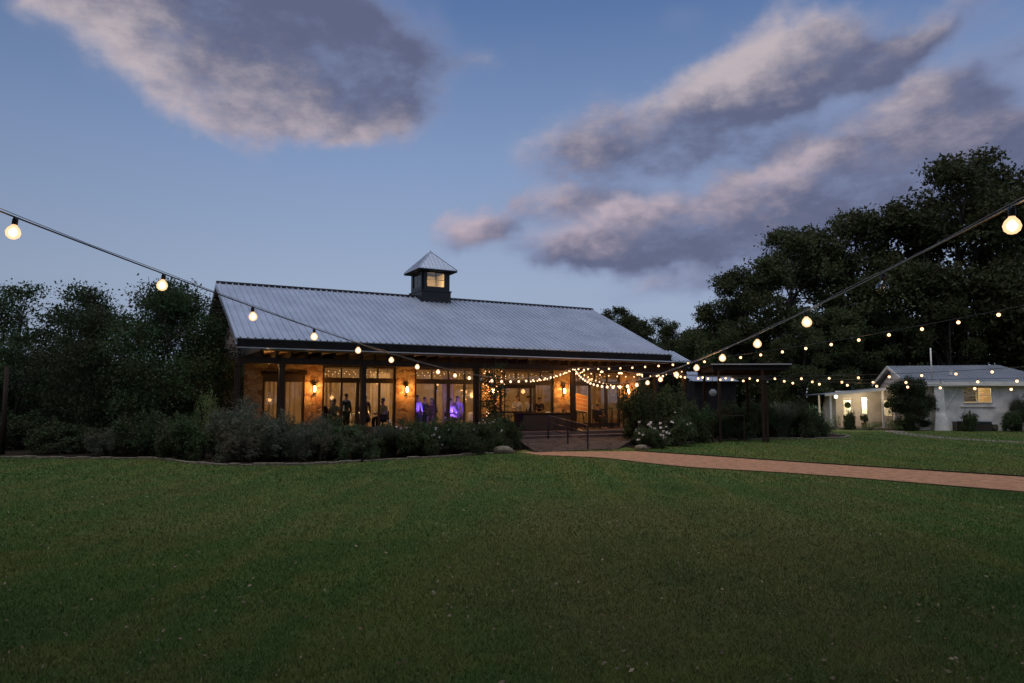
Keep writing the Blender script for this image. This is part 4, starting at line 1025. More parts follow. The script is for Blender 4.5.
# side wing behind the porch, facing the lawn
PX = -5.0
wg = MB(); YW = 2.8
holes = [(-3.9, -3.1, .15, 2.2), (-2.55, -2.1, 1.0, 2.3), (-1.25, -.35, .15, 2.2)]; x = -4.3
for a, b, z0, z1 in holes:
    wg.box(x, a, YW, YW + .12, 0, 2.75); wg.box(a, b, YW, YW + .12, z1, 2.75)
    wg.box(a, b, YW, YW + .12, 0, z0); x = b
wg.box(x, -.002, YW, YW + .12, 0, 2.75); wg.box(-4.3, -4.18, YW + .12, DW, 0, 2.5); wg.box(-4.18, -.002, DW - .15, DW, 0, 2.5)
wg.build('wing_wall', M['white'], co)
for a, b, z0, z1 in (holes[0], holes[2]):
    d = MB(); d.box(a + .01, a + .14, YW + .03, YW + .07, z0, z1 - .01); d.box(b - .14, b - .01, YW + .03, YW + .07, z0, z1 - .01)
    d.box(a + .14, b - .14, YW + .03, YW + .07, z0, z0 + .75); d.box(a + .14, b - .14, YW + .03, YW + .07, z1 - .14, z1 - .01)
    for kz in (1.25, 1.65): d.box(a + .14, b - .14, YW + .04, YW + .06, kz - .012, kz + .012)
    dd = d.build('door', M['white'], co)
    MB().box(a + .14, b - .14, YW + .045, YW + .05, z0 + .75, z1 - .14).build('pane', M['glass'], dd)
    MB().sphere((b - .08, YW, 1.05), .03, 8, 6).build('handle', M['black_metal'], dd)
    wt = MB(); wt.lathe([(.14, -.03), (.18, -.04), (.22, -.02), (.23, .02), (.18, .04), (.14, .02), (.14, -.03)], n=20)
    wo = wt.build('wreath', M['leafd'], None, cw((a + b) / 2, YW - .05, 1.7)); wo.rotation_euler = (R(90), 0, TC)
    tag(wo, 'dark round wreath on the ' + ('left' if a < -3 else 'right') + ' cottage porch door', 'wreath')
f = MB(); a, b, z0, z1 = holes[1]; f.box(a, a + .05, YW - .02, YW + .05, z0, z1); f.box(b - .05, b, YW - .02, YW + .05, z0, z1); f.box(a + .05, b - .05, YW - .02, YW + .05, z1 - .05, z1); f.box(a + .05, b - .05, YW - .02, YW + .05, z0, z0 + .05)
fo = f.build('window_frame', M['white'], co); MB().box(a + .05, b - .05, YW + .02, YW + .025, z0 + .05, z1 - .05).build('pane', M['glass'], fo)
rf = MB(); 
rf.add([(-5.7, -.35, 2.50), (-.46, -.35, 3.02), (-.46, DW + .2, 3.02), (-5.7, DW + .2, 2.50), (-5.7, -.35, 2.44), (-.46, -.35, 2.96), (-.46, DW + .2, 2.96), (-5.7, DW + .2, 2.44)],
 [(0, 1, 2, 3), (7, 6, 5, 4), (0, 4, 5, 1), (1, 5, 6, 2), (2, 6, 7, 3), (3, 7, 4, 0)]); rf.build('porch_roof', M['roofc'], co)
MB().bar((-5.7, -.38, 2.42), (-.46, -.38, 2.94), .05, .16).build('porch_fascia', M['white'], co)
for x, y, h in ((-5.3, -.2, 2.44), (-5.5, 2.6, 2.42), (-1.9, -.2, 2.78)):
    MB().box(x - .06, x + .06, y - .06, y + .06, .12, h).build('porch_post', M['white'], co)
pp = MB(); pp.box(-1.15, -.75, -.25, .15, .12, 2.85); pp.build('porch_pier', M['white'], co)
MB().box(-5.7, -.01, -.4, YW, 0, .12).build('porch_floor', M['paver'], co)
MB().box(-.9, -.3, -.2, 0, .0, .1).build
for x, y, z, e in ((-4.9, -.05, 2.30, 60), (-1.0, -.45, 2.55, 95)):
    lo = MB().sphere((x, y, z), .11, 10, 8).build('porch_lamp', M['cotglow'], co)
    lamp('porch_light', co, (x, y - .02 if x < -2 else y - .2, z - .2), e, (1, .80, .55), .06)
lamp('porch_light', co, (-2.9, 1.6, 2.2), 26, (1, .80, .55), .1)
lamp('room_light', co, (4.6, 1.6, 2.7), 200, (1, .75, .42), .2)
lamp('room_light', co, (8.2, 1.6, 2.7), 25, (1, .75, .42), .2)
MB().box(-4.18, -.01, YW + 1.6, YW + 1.7, 0, 2.5).build('inner_wall', M['white'], co)
lamp('wing_light', co, (-2.3, 3.7, 2.2), 220, (1, .85, .6), .2)
# bench on the porch, pots, dark trailer-like planter
bn = empty('bench', cw(-1.6, 2.2, .12), TC); tag(bn, 'slatted bench on the cottage porch below the right wreath', 'bench')
b = MB(); [b.box(-.6, .6, -.2 + i * .11, -.12 + i * .11, .42, .45) for i in range(4)]; b.build('seat', M['white'], bn)
b = MB(); [b.box(-.6, .6, .22, .25, .5 + i * .12, .58 + i * .12) for i in range(3)]; b.build('backrest', M['white'], bn)
for sx in (-.55, .55): MB().box(sx - .03, sx + .03, -.2, -.14, 0, .42).build('leg', M['white'], bn); MB().box(sx - .03, sx + .03, .20, .25, 0, .86).build('leg', M['white'], bn)
pl_ = empty('planter_box', cw(2.3, -1.0, 0), TC); tag(pl_, 'long dark planter trough with a pale rim against the cottage front, under the window', 'planter')
MB().box(0, 2.1, -.4, .4, 0, .62).build('trough', M['frame'], pl_); b = MB(); b.box(-.05, 2.15, -.45, -.38, .62, .68); b.box(-.05, 2.15, .38, .45, .62, .68); b.box(-.05, .02, -.38, .38, .62, .68); b.box(2.08, 2.15, -.38, .38, .62, .68); b.build('rim', M['drip'], pl_)
o = MB().lathe([(.12, 0), (.2, .1), (.22, .3), (.17, .42), (.2, .45)], n=16).build('stone_urn', M['edge'], None, cw(4.75, -.9)); tag(o, 'squat stone urn at the right end of the dark planter', 'urn')

# ------------------------------------------------------------------ vegetation
def leaves(C, size, rng, aspect=.5, jitter=.35, upbias=.3):
    """one folded diamond leaf per centre, random orientation -> verts, faces"""
    n = len(C); d = rng.normal(size=(n, 3)); d[:, 2] += upbias; d /= np.linalg.norm(d, axis=1)[:, None]
    e = rng.normal(size=(n, 3)); e -= d * (e * d).sum(1)[:, None]; e /= np.linalg.norm(e, axis=1)[:, None]
    s = size * rng.uniform(1 - jitter, 1 + jitter, n)[:, None]
    nn = np.cross(d, e)
    V = np.stack([C - e * s * .5, C + d * s * aspect * .5 + nn * s * .08, C + e * s * .5, C - d * s * aspect * .5 + nn * s * .08], 1).reshape(-1, 3)
    F = np.arange(4 * n).reshape(n, 4); return V, F
def crown_points(rng, lobes, per, sub=10, r_in=.30):
    """lobes: list of (centre, radius) -> leaf centres gathered in ragged sub-clumps"""
    out = []
    for c, r in lobes:
        m = max(3, int(sub * (r ** 1.2)))
        d = rng.normal(size=(m, 3)); d /= np.linalg.norm(d, axis=1)[:, None]
        rad = r * rng.uniform(.35, 1.02, (m, 1)); cc = np.array(c) + d * rad * np.array([1, 1, .8])
        for k in range(m):
            q = int(per * rng.uniform(.4, 1.5)); w = r_in * rng.uniform(.6, 1.5)
            out.append(cc[k] + np.clip(rng.normal(size=(q, 3)), -1.7, 1.7) * np.array([w, w, w * .6]))
    return np.concatenate(out)
def tree_meshes(seed, h, cr, cz0, nlobes, leaf, per, trunk_r, open_=.0, flat=1., sub=7, conic=0.):
    rng = np.random.default_rng(seed); lobes = []
    H = h - cz0
    for i in range(nlobes):
        z = rng.uniform(.03, 1.) ** .85; prof = math.sin(math.pi * min(1, z * .80 + .17)) ** .6 * (1 - conic * z)
        a = rng.uniform(0, 2 * math.pi); rr = cr * prof * math.sqrt(rng.uniform(.15, 1.))
        r = cr * rng.uniform(.20, .36) * (1.05 - .45 * z)
        lobes.append(((rr * .85 * math.cos(a), rr * .85 * math.sin(a) * flat, cz0 + H * z - r * .6), r))
    P = crown_points(rng, lobes, per, sub, .22 + .04 * cr)
    V, F = leaves(P, leaf, rng)
    crown = (V, F)
    b = MB(); top = cz0 + H * .75
    pts = [(0, 0, -.2), (rng.normal() * .1, rng.normal() * .1, cz0 * .5), (rng.normal() * .2, rng.normal() * .2, cz0), (rng.normal() * .4, rng.normal() * .4, (cz0 + top) / 2), (rng.normal() * .5, rng.normal() * .5, top)]
    b.tube(pts, [trunk_r * 1.5, trunk_r, trunk_r * .85, trunk_r * .5, trunk_r * .12], 9)
    for c, r in lobes[::max(1, nlobes // 16)]:
        z0 = rng.uniform(cz0 * .75, max(cz0, c[2] - .8)); z0 = min(z0, top * .9)
        k = (z0 - cz0) / max(.1, top - cz0); k = max(0, min(1, k)); s0 = Vector(pts[2]).lerp(Vector(pts[4]), k); s0.z = z0
        e0 = Vector(c); md_ = s0.lerp(e0, .5) + Vector((rng.normal() * .2, rng.normal() * .2, rng.uniform(-.3, .4)))
        r0 = trunk_r * (.5 - .3 * k); b.tube([s0, md_, e0], [r0, r0 * .6, r0 * .2], 6)
        for _ in range(2):
            e1 = e0 + Vector(rng.normal(size=3)) * r * .6; b.tube([md_.lerp(e0, .4), e1], [r0 * .35, r0 * .1], 5)
    return b, crown
TM = {}
def tree_kind(key, m, **k):
    b, (V, F) = tree_meshes(**k)
    TM[key] = (b.mesh('trunk', M['bark']), npmesh('crown', V, F, [M[m]]), k['h'])
tree_kind('pecan_a', 'leaf', seed=11, h=17, cr=6.0, cz0=4.0, nlobes=46, leaf=.30, per=60, trunk_r=.32, sub=9)
tree_kind('pecan_b', 'leaf', seed=12, h=17, cr=5.4, cz0=3.0, nlobes=40, leaf=.30, per=60, trunk_r=.28, sub=9)
tree_kind('pecan_c', 'leaf', seed=15, h=17, cr=6.4, cz0=5.0, nlobes=36, leaf=.32, per=60, trunk_r=.35, sub=9)
tree_kind('over', 'leaf', seed=41, h=14, cr=7.2, cz0=7.2, nlobes=46, leaf=.32, per=55, trunk_r=.4, sub=9)
tree_kind('open', 'leafd', seed=21, h=8, cr=2.9, cz0=1.6, nlobes=44, leaf=.16, per=52, trunk_r=.14, sub=12)
tree_kind('open_b', 'leafd', seed=24, h=8, cr=3.0, cz0=1.2, nlobes=40, leaf=.16, per=52, trunk_r=.14, sub=12)
tree_kind('dense', 'leafd', seed=31, h=7, cr=3.4, cz0=.5, nlobes=70, leaf=.12, per=70, trunk_r=.16, sub=12)
def tree(kind, x, y, h, label, group, name='broadleaf_tree', sx=1.):
    tb, cm, h0 = TM[kind]; s = h / h0
    t = empty(name, (x, y, 0), random.uniform(0, 6.28)); t.scale = (s * sx, s * sx, s); tag(t, label, 'tree', group)
    link('trunk', tb, t); link('crown', cm, t); return t
gL, gR, gB = 'trees left of the hall', 'tall trees behind the cottage', 'trees rising behind the hall'
tree('dense', -14.4, 30.4, 6.9, 'big dense rounded tree touching the left end of the hall', gL, 'evergreen_oak', 1.0)
tree('dense', -17.6, 31.0, 6.0, 'lower dense tree against the left flank of the big rounded tree', gL, 'evergreen_oak', .95)
tree('dense', -12.9, 30.6, 4.6, 'low dense tree filling the corner under the left roof end', gL, 'evergreen_oak', .8)
LT = [('open', -21.2, 36, 7.6, 'open-crowned tree with sky showing through, second from the left edge'), ('open_b', -25.4, 37, 8.1, 'open-crowned tree at the left edge of the picture'), ('open', -17.8, 38, 7.9, 'open-crowned tree just left of the big dense tree, its top level with it'),
      ('open_b', -29, 40, 8.5, 'open tree standing beyond the left edge of the lawn'), ('open_b', -22.8, 33.5, 5.2, 'short bushy tree under the open-crowned trees at the far left'), ('open', -19.3, 32.6, 4.6, 'short bushy tree in the shade left of the big dense tree'), ('open_b', -26.5, 33, 5.0, 'low dark tree by the left frame edge')]
for k in LT: tree(k[0], k[1], k[2], k[3], k[4], gL, 'young_elm')
BT = [('pecan_a', 10.2, 72, 11.2, 'tree just right of the ridge end of the hall', ), ('pecan_c', 14.2, 74, 10.4, 'tree over the middle of the right roof slope of the hall'), ('pecan_b', 19.6, 73, 9.9, 'tree above the lowest corner of the hall roof'), ('pecan_c', 18.6, 64.5, 11.0, 'broad tree filling the gap between the hall roof corner and the tall trees'),
 ('pecan_b', 7.5, 76, 11.7, 'tree whose top just clears the right end of the hall ridge'), ('pecan_a', 12.5, 80, 11.3, 'tree behind the right slope of the hall roof, right of the ridge end'), ('pecan_c', 17.5, 78, 10.4, 'low tree in the dip between the hall roof and the tall trees'), ('pecan_b', 22.5, 80, 10.8, 'low tree at the left foot of the tall trees'), ('pecan_a', 15, 68, 7.6, 'small tree behind the pavilion, lit warm by the bulbs'), ('pecan_b', 19.5, 66, 7.8, 'small tree above the shed roof')]
for k in BT: tree(k[0], k[1], k[2], k[3], k[4], gB, 'pecan_tree')
RT = [('pecan_b', 20.5, 64, 13.2, 'leftmost of the tall trees, stepping down toward the hall'), ('pecan_a', 25.2, 66, 16.2, 'tall tree with a rounded top left of the cottage roof'), ('pecan_c', 31.0, 68, 18.2, 'tall tree directly above the cottage gable'), ('pecan_b', 35.5, 67, 18.8, 'tall tree above the middle of the cottage roof'),
      ('pecan_a', 40.6, 66, 22.3, 'tallest tree, at the right edge of the picture'), ('pecan_c', 46.5, 68, 23.6, 'very tall tree partly cut by the right frame edge'), ('pecan_b', 28.2, 62, 9.6, 'lower leafy tree in front of the tall trees, left of the cottage'), ('pecan_a', 24.0, 60, 7.9, 'low tree behind the cottage porch roof'), ('pecan_b', 37.4, 62.5, 10.5, 'leafy tree right behind the cottage ridge'), ('pecan_c', 44.6, 61.5, 13.5, 'broad tree behind the right end of the cottage'), ('pecan_c', 52, 66, 20, 'tall tree beyond the right frame edge'), ('pecan_a', 33.2, 63.5, 9.2, 'leafy tree behind the cottage vent pipe')]
for k in RT: tree(k[0], k[1], k[2], k[3] * 1.09, k[4], gR, 'pecan_tree')
# unseen trees around the photographer, added to shade the near lawn
for x, y, h, lb in ((-6.0, -1.6, 14, 'added unseen tree left of the photographer, canopy shading the near lawn'), (0, -5.5, 15, 'added unseen tree directly behind the photographer, shading the near lawn'), (6.5, -1.6, 14, 'added unseen tree right of the photographer, canopy shading the near lawn'), (-17, 3, 15, 'added unseen shade tree beside the lawn, left of the photographer'), (18, 4, 15, 'added unseen shade tree beside the lawn, right of the photographer')):
    tree('over', x, y, h, lb, 'added shade trees out of view', 'pecan_tree')
# far wood that reads as one dark mass
rng = np.random.default_rng(5); Cs = []
for i in range(520):
    x = -150 + 300 * i / 520 + rng.normal() * 1.0; y = 96 + rng.normal() * 3 - abs(x) * .15; r = rng.uniform(1.2, 2.6); z = rng.uniform(.3, 7.0)
    Cs.append(np.array([x, y, z]) + rng.normal(size=(120, 3)) * np.array([r, r, r * .7]))
for i in range(420):  # unseen half ring behind the camera, added to darken the low sky there
    a = math.pi * (1.02 + .96 * i / 420); rr_ = 44 + rng.normal() * 3; r = rng.uniform(1.5, 3); z = rng.uniform(.3, 12)
    Cs.append(np.array([rr_ * math.cos(a) * 1.2, 8 + rr_ * math.sin(a), z]) + rng.normal(size=(90, 3)) * np.array([r, r, r * .8]))
for i in range(110):
    x = -62 + 36 * i / 110; Cs.append(np.array([x + rng.normal() * .5, 44 + rng.normal() * 2, rng.uniform(.2, 3.6)]) + rng.normal(size=(150, 3)) * np.array([1.3, 1.3, .9]))
C_ = np.concatenate(Cs); C_ = C_[C_[:, 2] > .1]; V, F = leaves(C_, .8, rng)
tag(link('distant_woodland', npmesh('distant_woodland', V, F, [M['leaf']])), 'low dark wood along the horizon', 'wood', kind='stuff')
# shrubs
SM = {}
def shrub_kind(key, m, seed, n, leaf, spiky=False, lob=14, aspect=.55, up=.3):
    rng = np.random.default_rng(seed)
    if not spiky:
        lobes = []
        for i in range(lob):
            a = rng.uniform(0, 6.28); z = rng.uniform(.15, .8); rr = .72 * math.sqrt(rng.uniform(0, 1)) * math.sqrt(1 - (z - .2) ** 2 * .9)
            lobes.append(((rr * math.cos(a), rr * math.sin(a), z), rng.uniform(.16, .30)))
        P = []
        for c, r in lobes:
            mm = 12
            for _ in range(mm):
                d = rng.normal(size=3); d /= np.linalg.norm(d); cc = np.array(c) + d * r * rng.uniform(.5, 1.25)
                P.append(cc + rng.normal(size=(n // (lob * mm), 3)) * .055)
        P = np.concatenate(P); P = P[P[:, 2] > .01]; V, F = leaves(P, leaf, rng, aspect, upbias=up)
        b = MB()
        for c, r in lobes: b.tube([(0, 0, 0), (c[0] * .4, c[1] * .4, c[2] * .5), c], [.02, .014, .006], 5)
        SM[key] = (npmesh('foliage', V, F, [M[m]]), b.mesh('stem', M['bark']))
    else:
        N = n; a = rng.uniform(0, 6.28, N); r0 = .40 * np.sqrt(rng.uniform(0, 1, N)); L = rng.uniform(.35, 1.08, N); lean = rng.uniform(.1, 1.15, N) ** .8
        base = np.stack([r0 * np.cos(a), r0 * np.sin(a), np.zeros(N)], 1); out = np.stack([np.cos(a), np.sin(a), np.zeros(N)], 1); up = np.array([0, 0, 1.])
        side = np.stack([-np.sin(a), np.cos(a), np.zeros(N)], 1) * leaf
        p1 = base + out * (lean * L * .3)[:, None] + up * (L * .6)[:, None]; p2 = base + out * (lean * L * .9)[:, None] + up * (L * (1 - .25 * lean))[:, None]
        V = np.stack([base - side, base + side, p1 + side, p1 - side, p2 + side * .3, p2 - side * .3], 1).reshape(-1, 3)
        I = np.arange(N)[:, None] * 6; F = np.concatenate([I + np.array([[0, 1, 2, 3]]), I + np.array([[3, 2, 4, 5]])])
        SM[key] = (npmesh('blades', V, F, [M[m]]), None)
shrub_kind('round_a', 'shrub', 1, 12000, .055, lob=22); shrub_kind('round_b', 'shrub', 2, 12000, .06, lob=20); shrub_kind('round_c', 'leafd', 3, 12000, .055, lob=24)
shrub_kind('feather', 'greyg', 8, 15000, .085, lob=26, aspect=.16, up=1.0); shrub_kind('spiky', 'greyg', 4, 2200, .012, True); shrub_kind('lime', 'lime', 5, 2600, .05)
def shrub(kind, x, y, w, h, label, group, name='shrub', d=None):
    f, s = SM[kind]; t = empty(name, (x, y, 0), random.uniform(0, 6.28)); t.scale = (w / 2, (d or w) / 2, h); tag(t, label, 'shrub', group)
    link('foliage' if kind != 'spiky' else 'blades', f, t)
    if s: link('stem', s, t)
    return t
def flowers(x, y, w, h, n, label, size=.07, z0=.3):
    rng = np.random.default_rng(int(x * 100) % 997); P = []
    for i in range(n):
        a = rng.uniform(0, 6.28); r = w / 2 * math.sqrt(rng.uniform(0, 1)); z = h * rng.uniform(z0, 1.0)
        c = np.array([x + r * math.cos(a), y + r * math.sin(a), z]); P.append(c + rng.normal(size=(9, 3)) * size * .22)
    V, F = leaves(np.concatenate(P), size * .9, rng, .9)
    o = link('blossoms', npmesh('blossoms', V, F, [M['flower']])); return o
gl = 'shrubs in the left bed before the porch'; gr = 'shrubs in the right bed'; gc = 'plants around the cottage'
SB = [('round_a', -8.2, 25.6, 2.0, 1.1, 'low dark shrub between the two feathery shrubs', 'shrub'),
 ('round_b', -6.9, 26.6, 2.0, 1.2, 'dark shrub against the porch edge behind the second feathery shrub', 'shrub'),
 ('round_c', -13.2, 26.6, 2.4, 1.4, 'dark shrub at the foot of the big dense tree', 'shrub'),
 ('round_b', -17.2, 28.4, 2.6, 1.1, 'broad dark shrub under the trees, left of the grey-green tuft', 'shrub'),
 ('round_c', -20.4, 30.6, 3.0, 1.35, 'broad dark shrub under the open trees near the left edge', 'shrub'),
 ('round_a', -24.0, 31.4, 3.2, 1.5, 'large dark shrub beyond the timber post at the left edge', 'shrub'),
 ('round_c', -16.0, 31.8, 3.4, 2.2, 'dark understorey shrub deep under the dense trees', 'shrub'),
('feather', -8.7, 24.6, 2.5, 1.8, 'feathery grey-green shrub, the largest one at the front left of the bed', 'shrub'),
 ('feather', -7.0, 24.9, 1.9, 1.3, 'feathery grey-green shrub just right of the largest one', 'shrub'),
 ('feather', -14.9, 27.2, 1.6, 1.0, 'small grey-green tuft at the foot of the trees on the far left', 'ornamental_grass'),
 ('lime', -10.7, 25.6, 1.0, 2.0, 'bright green sapling left of the largest feathery shrub', 'shrub'),
 ('round_a', -11.3, 25.2, 1.9, 1.3, 'low shrub at the bed corner, left of the bright green sapling', 'shrub'),
 ('round_c', -9.9, 26.0, 1.6, 1.3, 'tall dark shrub behind the feathery shrubs, against the stone wall end', 'shrub'),
 ('round_b', -6.2, 25.9, 2.4, 1.35, 'wide dark shrub below the paired door panes', 'shrub'),
 ('round_a', -5.3, 24.9, 1.6, .95, 'low shrub on the bed edge below the first wall lamp', 'shrub'),
 ('spiky', -4.6, 26.6, 1.6, 1.25, 'wispy grass clump below the standing dark suit', 'ornamental_grass'),
 ('round_c', -4.0, 27.6, 2.3, 1.35, 'dark shrub below the second porch post', 'shrub'),
 ('lime', -4.75, 26.0, .8, .75, 'small yellow-green bush low in the bed below the second stone pillar', 'shrub'),
 ('round_b', -3.6, 26.4, 1.8, 1.05, 'rounded shrub below the second wall lamp, at the bed edge', 'shrub'),
 ('round_a', -2.6, 28.6, 2.3, 1.35, 'dark shrub under the violet-lit white shirt', 'shrub'),
 ('round_c', -1.9, 27.6, 1.8, .95, 'low shrub near the bed edge left of the steps', 'shrub'),
 ('round_b', -1.2, 30.1, 2.2, 1.3, 'shrub below the bright violet dress', 'shrub'),
 ('round_a', -.9, 28.9, 1.8, 1.25, 'shrub filling the bed corner left of the flagstone steps', 'shrub'),
 ('round_c', -.3, 30.4, 1.5, 1.5, 'upright shrub against the left end of the steps', 'shrub')]
for k, x, y, w_, h_, lb, nm in SB: shrub(k, x, y, w_ * 1.2, h_ * (1.12 if x < -6.5 else .93), lb, gl, nm)
for x, y, w_, h_, n, lb in ((-4.3, 26.9, .9, 1.45, 7, 'pale blossoms above the small yellow-green bush'), (-2.8, 27.6, 1.2, 1.1, 9, 'scattered pale blossoms in the bed below the violet light'), (-.9, 29.0, 1.4, 1.35, 9, 'few pale blossoms in the shrub left of the steps')):
    tag(flowers(x, y, w_, h_, n, lb), lb, 'flowers', 'blossoms in the beds')
# vine-covered trellis post with tiny lights
tv = empty('climbing_vine', (-.75, 31.4, 0)); tag(tv, 'tall leafy vine column threaded with tiny lights, right of the violet light', 'vine')
rng = np.random.default_rng(9); P = []
for i in range(150):
    z = rng.uniform(.4, 3.5); a = rng.uniform(0, 6.28); r = rng.uniform(.1, .62) * (1 - .1 * abs(z - 2)); P.append(np.array([r * math.cos(a), r * math.sin(a), z]) + rng.normal(size=(24, 3)) * .10)
V, F = leaves(np.concatenate(P), .085, rng, .6); link('foliage', npmesh('foliage', V, F, [M['leafd']]), tv)
MB().tube([(0, 0, 0), (.05, 0, 1.6), (0, .03, 3.4)], [.05, .035, .015], 6).build('stem', M['bark'], tv)
for k in range(26):
    z = rng.uniform(.9, 3.3); a = rng.uniform(3.4, 6.0); o = link('bulb', BFAR, tv, (.5 * math.cos(a), .5 * math.sin(a), z)); o.scale = (.035,) * 3
RB = [('round_b', 5.95, 31.4, 1.6, .95, 'rose bush covered in white blossoms beside the right end of the steps', 'rose_bush'),
 ('round_c', 5.9, 33.6, 2.2, 2.8, 'tall dark shrub left of the porch end, behind the white roses', 'shrub'),
 ('round_a', 7.3, 34.0, 2.4, 2.5, 'tall dark shrub in front of the fifth wall lamp and porch corner', 'shrub'),
 ('round_b', 7.2, 33.0, 1.9, 1.5, 'medium shrub between the white roses and the pavilion', 'shrub'),
 ('round_c', 8.7, 35.6, 2.2, 1.9, 'dark shrub just left of the hanging pale disc', 'shrub'),
 ('round_a', 10.2, 37.4, 2.2, 1.3, 'low shrub in front of the left pavilion post', 'shrub'),
 ('round_b', 11.8, 38.6, 2.3, 1.75, 'shrub between the two pavilion posts', 'shrub'),
 ('round_c', 13.3, 39.4, 2.4, 2.0, 'shrub just right of the right pavilion post', 'shrub'),
 ('spiky', 14.4, 39.8, 2.2, 2.0, 'feathery tall shrub near the right end of the bed', 'ornamental_grass'),
 ('round_a', 15.5, 40.0, 2.2, 1.9, 'broad shrub second from the right end of the bed', 'shrub'),
 ('round_b', 16.8, 41.2, 2.2, 1.6, 'shrub at the right end of the bed, nearest the cottage', 'shrub'),
 ('round_b', 8.9, 36.0, 1.6, 1.0, 'low shrub at the bed edge below the timber table', 'shrub'),
 ('round_c', 12.4, 41.5, 2.6, 1.9, 'dark shrub standing behind the pavilion posts', 'shrub'),
 ('round_a', 15.8, 43.0, 2.8, 1.8, 'dark shrub farther back behind the right end of the bed', 'shrub')]
for k, x, y, w_, h_, lb, nm in RB: shrub(k, x, y, w_ * 1.2, h_ * 1.0, lb, gr, nm)
tag(flowers(5.95, 31.0, 1.6, 1.15, 26, '', .09), 'white blossoms on the rose bush beside the right end of the steps', 'flowers', 'blossoms in the beds')
tag(flowers(6.9, 32.9, 2.2, 2.0, 10, '', .08), 'scattered white blossoms in the shrubs right of the rose bush', 'flowers', 'blossoms in the beds')
for x, y, z in ((6.85, 33.0, 2.05),):
    o = link('blossoms', flowers(x, y, .5, 2.3, 6, '', .1, .85).data)
for o in [o for o in COL.objects if o.name.startswith('blossoms') and not o.get('category')]: bpy.data.objects.remove(o)
CB = [('lime', -5.7, -.6, 1.2, .75, 'small lit yellow-green plant at the left post of the cottage porch', 'shrub'), ('round_c', -4.2, -.7, 1.0, 1.3, 'dark shrub by the second cottage porch post', 'shrub'), ('lime', -3.0, -1.1, 1.9, .5, 'low lit ground plants before the left porch door', 'shrub'), ('lime', -1.3, -1.3, 2.4, .65, 'low pale green border plants below the right porch door', 'shrub'),
 ('lime', -4.9, .0, .8, 1.0, 'lit leafy plant behind the cottage porch posts', 'shrub'), ('round_a', 2.9, -1.9, 1.4, 1.25, 'small shrub just behind the planter rim', 'shrub'), ('round_b', 5.6, -1.4, 1.6, 1.5, 'shrub right of the stone urn, under the lit window', 'shrub'), ('round_a', 6.5, -1.2, 1.7, 2.2, 'tall shrub with upright shoots covering the window edge', 'shrub'), ('round_c', 7.7, -1.3, 2.0, 1.5, 'dark shrub between the two cottage windows', 'shrub'), ('round_b', 9.2, -1.3, 2.0, 1.4, 'shrub below the right cottage window at the frame edge', 'shrub'), ('spiky', 6.1, -1.0, 1.1, 2.5, 'spray of upright stems beside the lit cottage window', 'ornamental_grass')]
for k, x, y, w_, h_, lb, nm in CB: p = cw(x, y); shrub(k, p.x, p.y, w_, h_, lb, gc, nm)
# pots on the porch
for x, lb in ((-4.1, 'potted dark plant left of the left porch door'), (-3.0, 'potted dark plant between the porch doors')):
    p = cw(x, .4, .12); t = empty('potted_plant', p); tag(t, lb, 'potted plant', gc)
    MB().lathe([(.14, 0), (.2, .34), (.22, .36), (.18, .33)], n=14).build('pot', M['terra'], t); o = link('foliage', SM['round_c'][0], t, (0, 0, .35)); o.scale = (.33, .33, .6)
# vine-covered bush in front of the cottage corner
t = empty('large_bush', cw(-.45, -1.3)); t.scale = (.92, .95, 1); tag(t, 'big dark vine-covered bush as high as the eaves at the cottage corner', 'bush')
rng = np.random.default_rng(19); lobes = []
for i in range(60):
    a = rng.uniform(0, 6.28); z = rng.uniform(.2, 3.25); rr = 1.3 * math.sqrt(rng.uniform(0, 1)) * math.sqrt(max(.2, 1 - ((z - 1.6) / 2.1) ** 2)); lobes.append(((rr * math.cos(a) * 1.1, rr * .6 * math.sin(a), z), rng.uniform(.3, .55)))
P = crown_points(rng, lobes, 46, 60, .15); P = P[P[:, 2] > 0]; V, F = leaves(P, .10, rng, .6); link('foliage', npmesh('foliage', V, F, [M['leafd']]), t)
MB().tube([(0, 0, 0), (.1, 0, 1.5), (0, 0, 2.6)], [.09, .06, .03], 7).build('trunk', M['bark'], t)
# slim post at the far left edge
o = MB().tube([(0, 0, -.1), (0, 0, 3.3)], [.09, .08], 8).build('fence_post', M['timber'], None, (-19.1, 27.6, 0)); tag(o, 'dark timber post standing on the lawn at the left edge of the picture', 'post')
o = MB().tube([(0, 0, 0), (0, 0, .45), (0, -.05, .5)], [.05, .045, .06], 8).build('path_light', M['black_metal'], None, (-7.35, 23.4, 0)) ; tag(o, 'short black garden marker at the bed edge below the feathery shrub', 'garden light')
o = MB().tube([(0, 0, 0), (0, 0, .3), (0, 0, .34)], [.03, .03, .08], 8).build('path_light', M['black_metal'], None, (-4.9, 24.1, 0)) ; tag(o, 'short black garden marker on the bed edge under the standing dark suit', 'garden light')
# boulders at bed edge near the steps
rng = np.random.default_rng(33)
for i, (x, y, s, lb) in enumerate(((-.35, 28.25, .42, 'flat pale boulder at the bed corner left of the flagstone landing'), (-1.3, 27.75, .26, 'small flat stone left of the pale boulder'), (5.35, 30.4, .30, 'small stone at the foot of the white roses'))):
    b = MB(); b.sphere((0, 0, 0), s, 12, 8, .5); b.v = [(v[0] * (1 + .12 * rng.normal()), v[1] * (1 + .12 * rng.normal()), v[2] + s * .2) for v in b.v]
    tag(b.build('boulder', M['edge'], None, (x, y, 0)), lb, 'boulder')

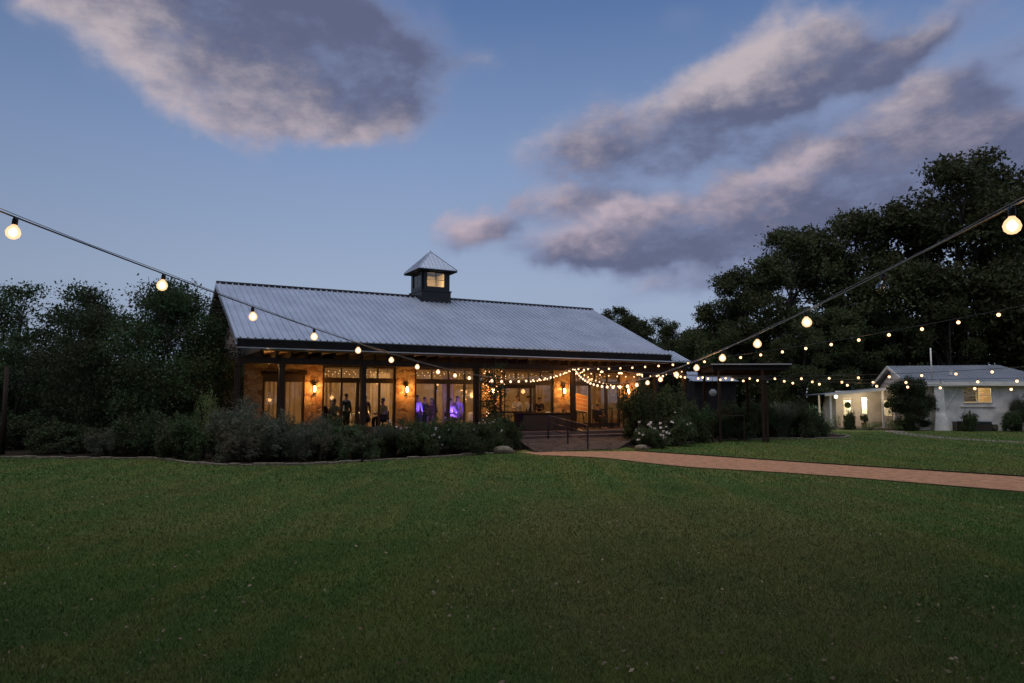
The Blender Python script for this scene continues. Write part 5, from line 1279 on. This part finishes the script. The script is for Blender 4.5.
# ------------------------------------------------------------------ grass blades and fallen leaves
rng = np.random.default_rng(77)
def in_poly(px_, py_, poly):
    ins = np.zeros(len(px_), bool); n = len(poly)
    for i in range(n):
        x1, y1 = poly[i]; x2, y2 = poly[(i + 1) % n]
        if y1 == y2: continue
        c = ((y1 > py_) != (y2 > py_)) & (px_ < (x2 - x1) * (py_ - y1) / (y2 - y1) + x1); ins ^= c
    return ins
bands = [(3.2, 7, 5000, .028, .0026), (7, 11, 2600, .030, .0036), (11, 18, 800, .034, .006), (18, 28, 230, .042, .011), (28, 48, 90, .045, .015)]
VV = []; 
for y0, y1, dens_, hh, ww in bands:
    A = (y1 - y0) * (1.5 * (y0 + y1) / 2 * 1 + 4); n = int(A * dens_)
    y = rng.uniform(y0, y1, n); x = rng.uniform(-1, 1, n) * (y * .75 + 2)
    ok = ~in_poly(x, y, [(a, b) for a, b in pth]) & (((x - HO[0]) * -.477 + (y - HO[1]) * .879) < 30)
    bedpoly = [(v.x, v.y) for v in bl] + [(1.2, 33), (-9.5, 28.3), (-22, 48), (-40, 50)]; bedpoly2 = [(v.x, v.y) for v in br_] + [(12, 50), (7.6, 37.2), (4.6, 33.2)]
    ok &= ~in_poly(x, y, bedpoly) & ~in_poly(x, y, bedpoly2)
    lx = (x - HO[0]) * .879 + (y - HO[1]) * .477; lyy = -(x - HO[0]) * .477 + (y - HO[1]) * .879
    ok &= ~((lx > -.3) & (lx < 22.6) & (lyy > -.2) & (lyy < 14)) & ~((lx > 10.3) & (lx < 18) & (lyy > -4) & (lyy < 0))
    cxx = (x - CO[0]) * math.cos(TC) + (y - CO[1]) * math.sin(TC); cyy = -(x - CO[0]) * math.sin(TC) + (y - CO[1]) * math.cos(TC)
    ok &= ~((cxx > -5.9) & (cyy > -.6))
    x = x[ok]; y = y[ok]; n = len(x)
    a = rng.uniform(0, 6.28, n); hgt = hh * rng.uniform(.5, 1.5, n); ln = rng.normal(size=(n, 2)) * (hgt * .55)[:, None]
    dx, dy = np.cos(a) * ww, np.sin(a) * ww; z = np.zeros(n)
    VV.append(np.stack([np.stack([x - dx, y - dy, z], 1), np.stack([x + dx, y + dy, z], 1), np.stack([x + ln[:, 0], y + ln[:, 1], hgt], 1)], 1).reshape(-1, 3))
V = np.concatenate(VV); F = np.arange(len(V)).reshape(-1, 3)
tag(link('grass', npmesh('grass', V, F, [M['blade']])), 'short mown lawn grass', 'grass', kind='stuff')
n = 1300; y = 4.6 + 16 * rng.uniform(0, 1, n) ** 1.9; x = rng.uniform(-1, 1, n) * (y * .75 + 1)
V, F = leaves(np.stack([x, y, rng.uniform(.02, .045, n)], 1), .036, rng, .5, .6, 3)
M['dry'] = leafm('dry_leaves', (.36, .25, .15), (.60, .48, .34))
tag(link('fallen_leaves', npmesh('fallen_leaves', V, F, [M['dry']])), 'scattered dry leaves on the near lawn', 'leaves', kind='stuff')
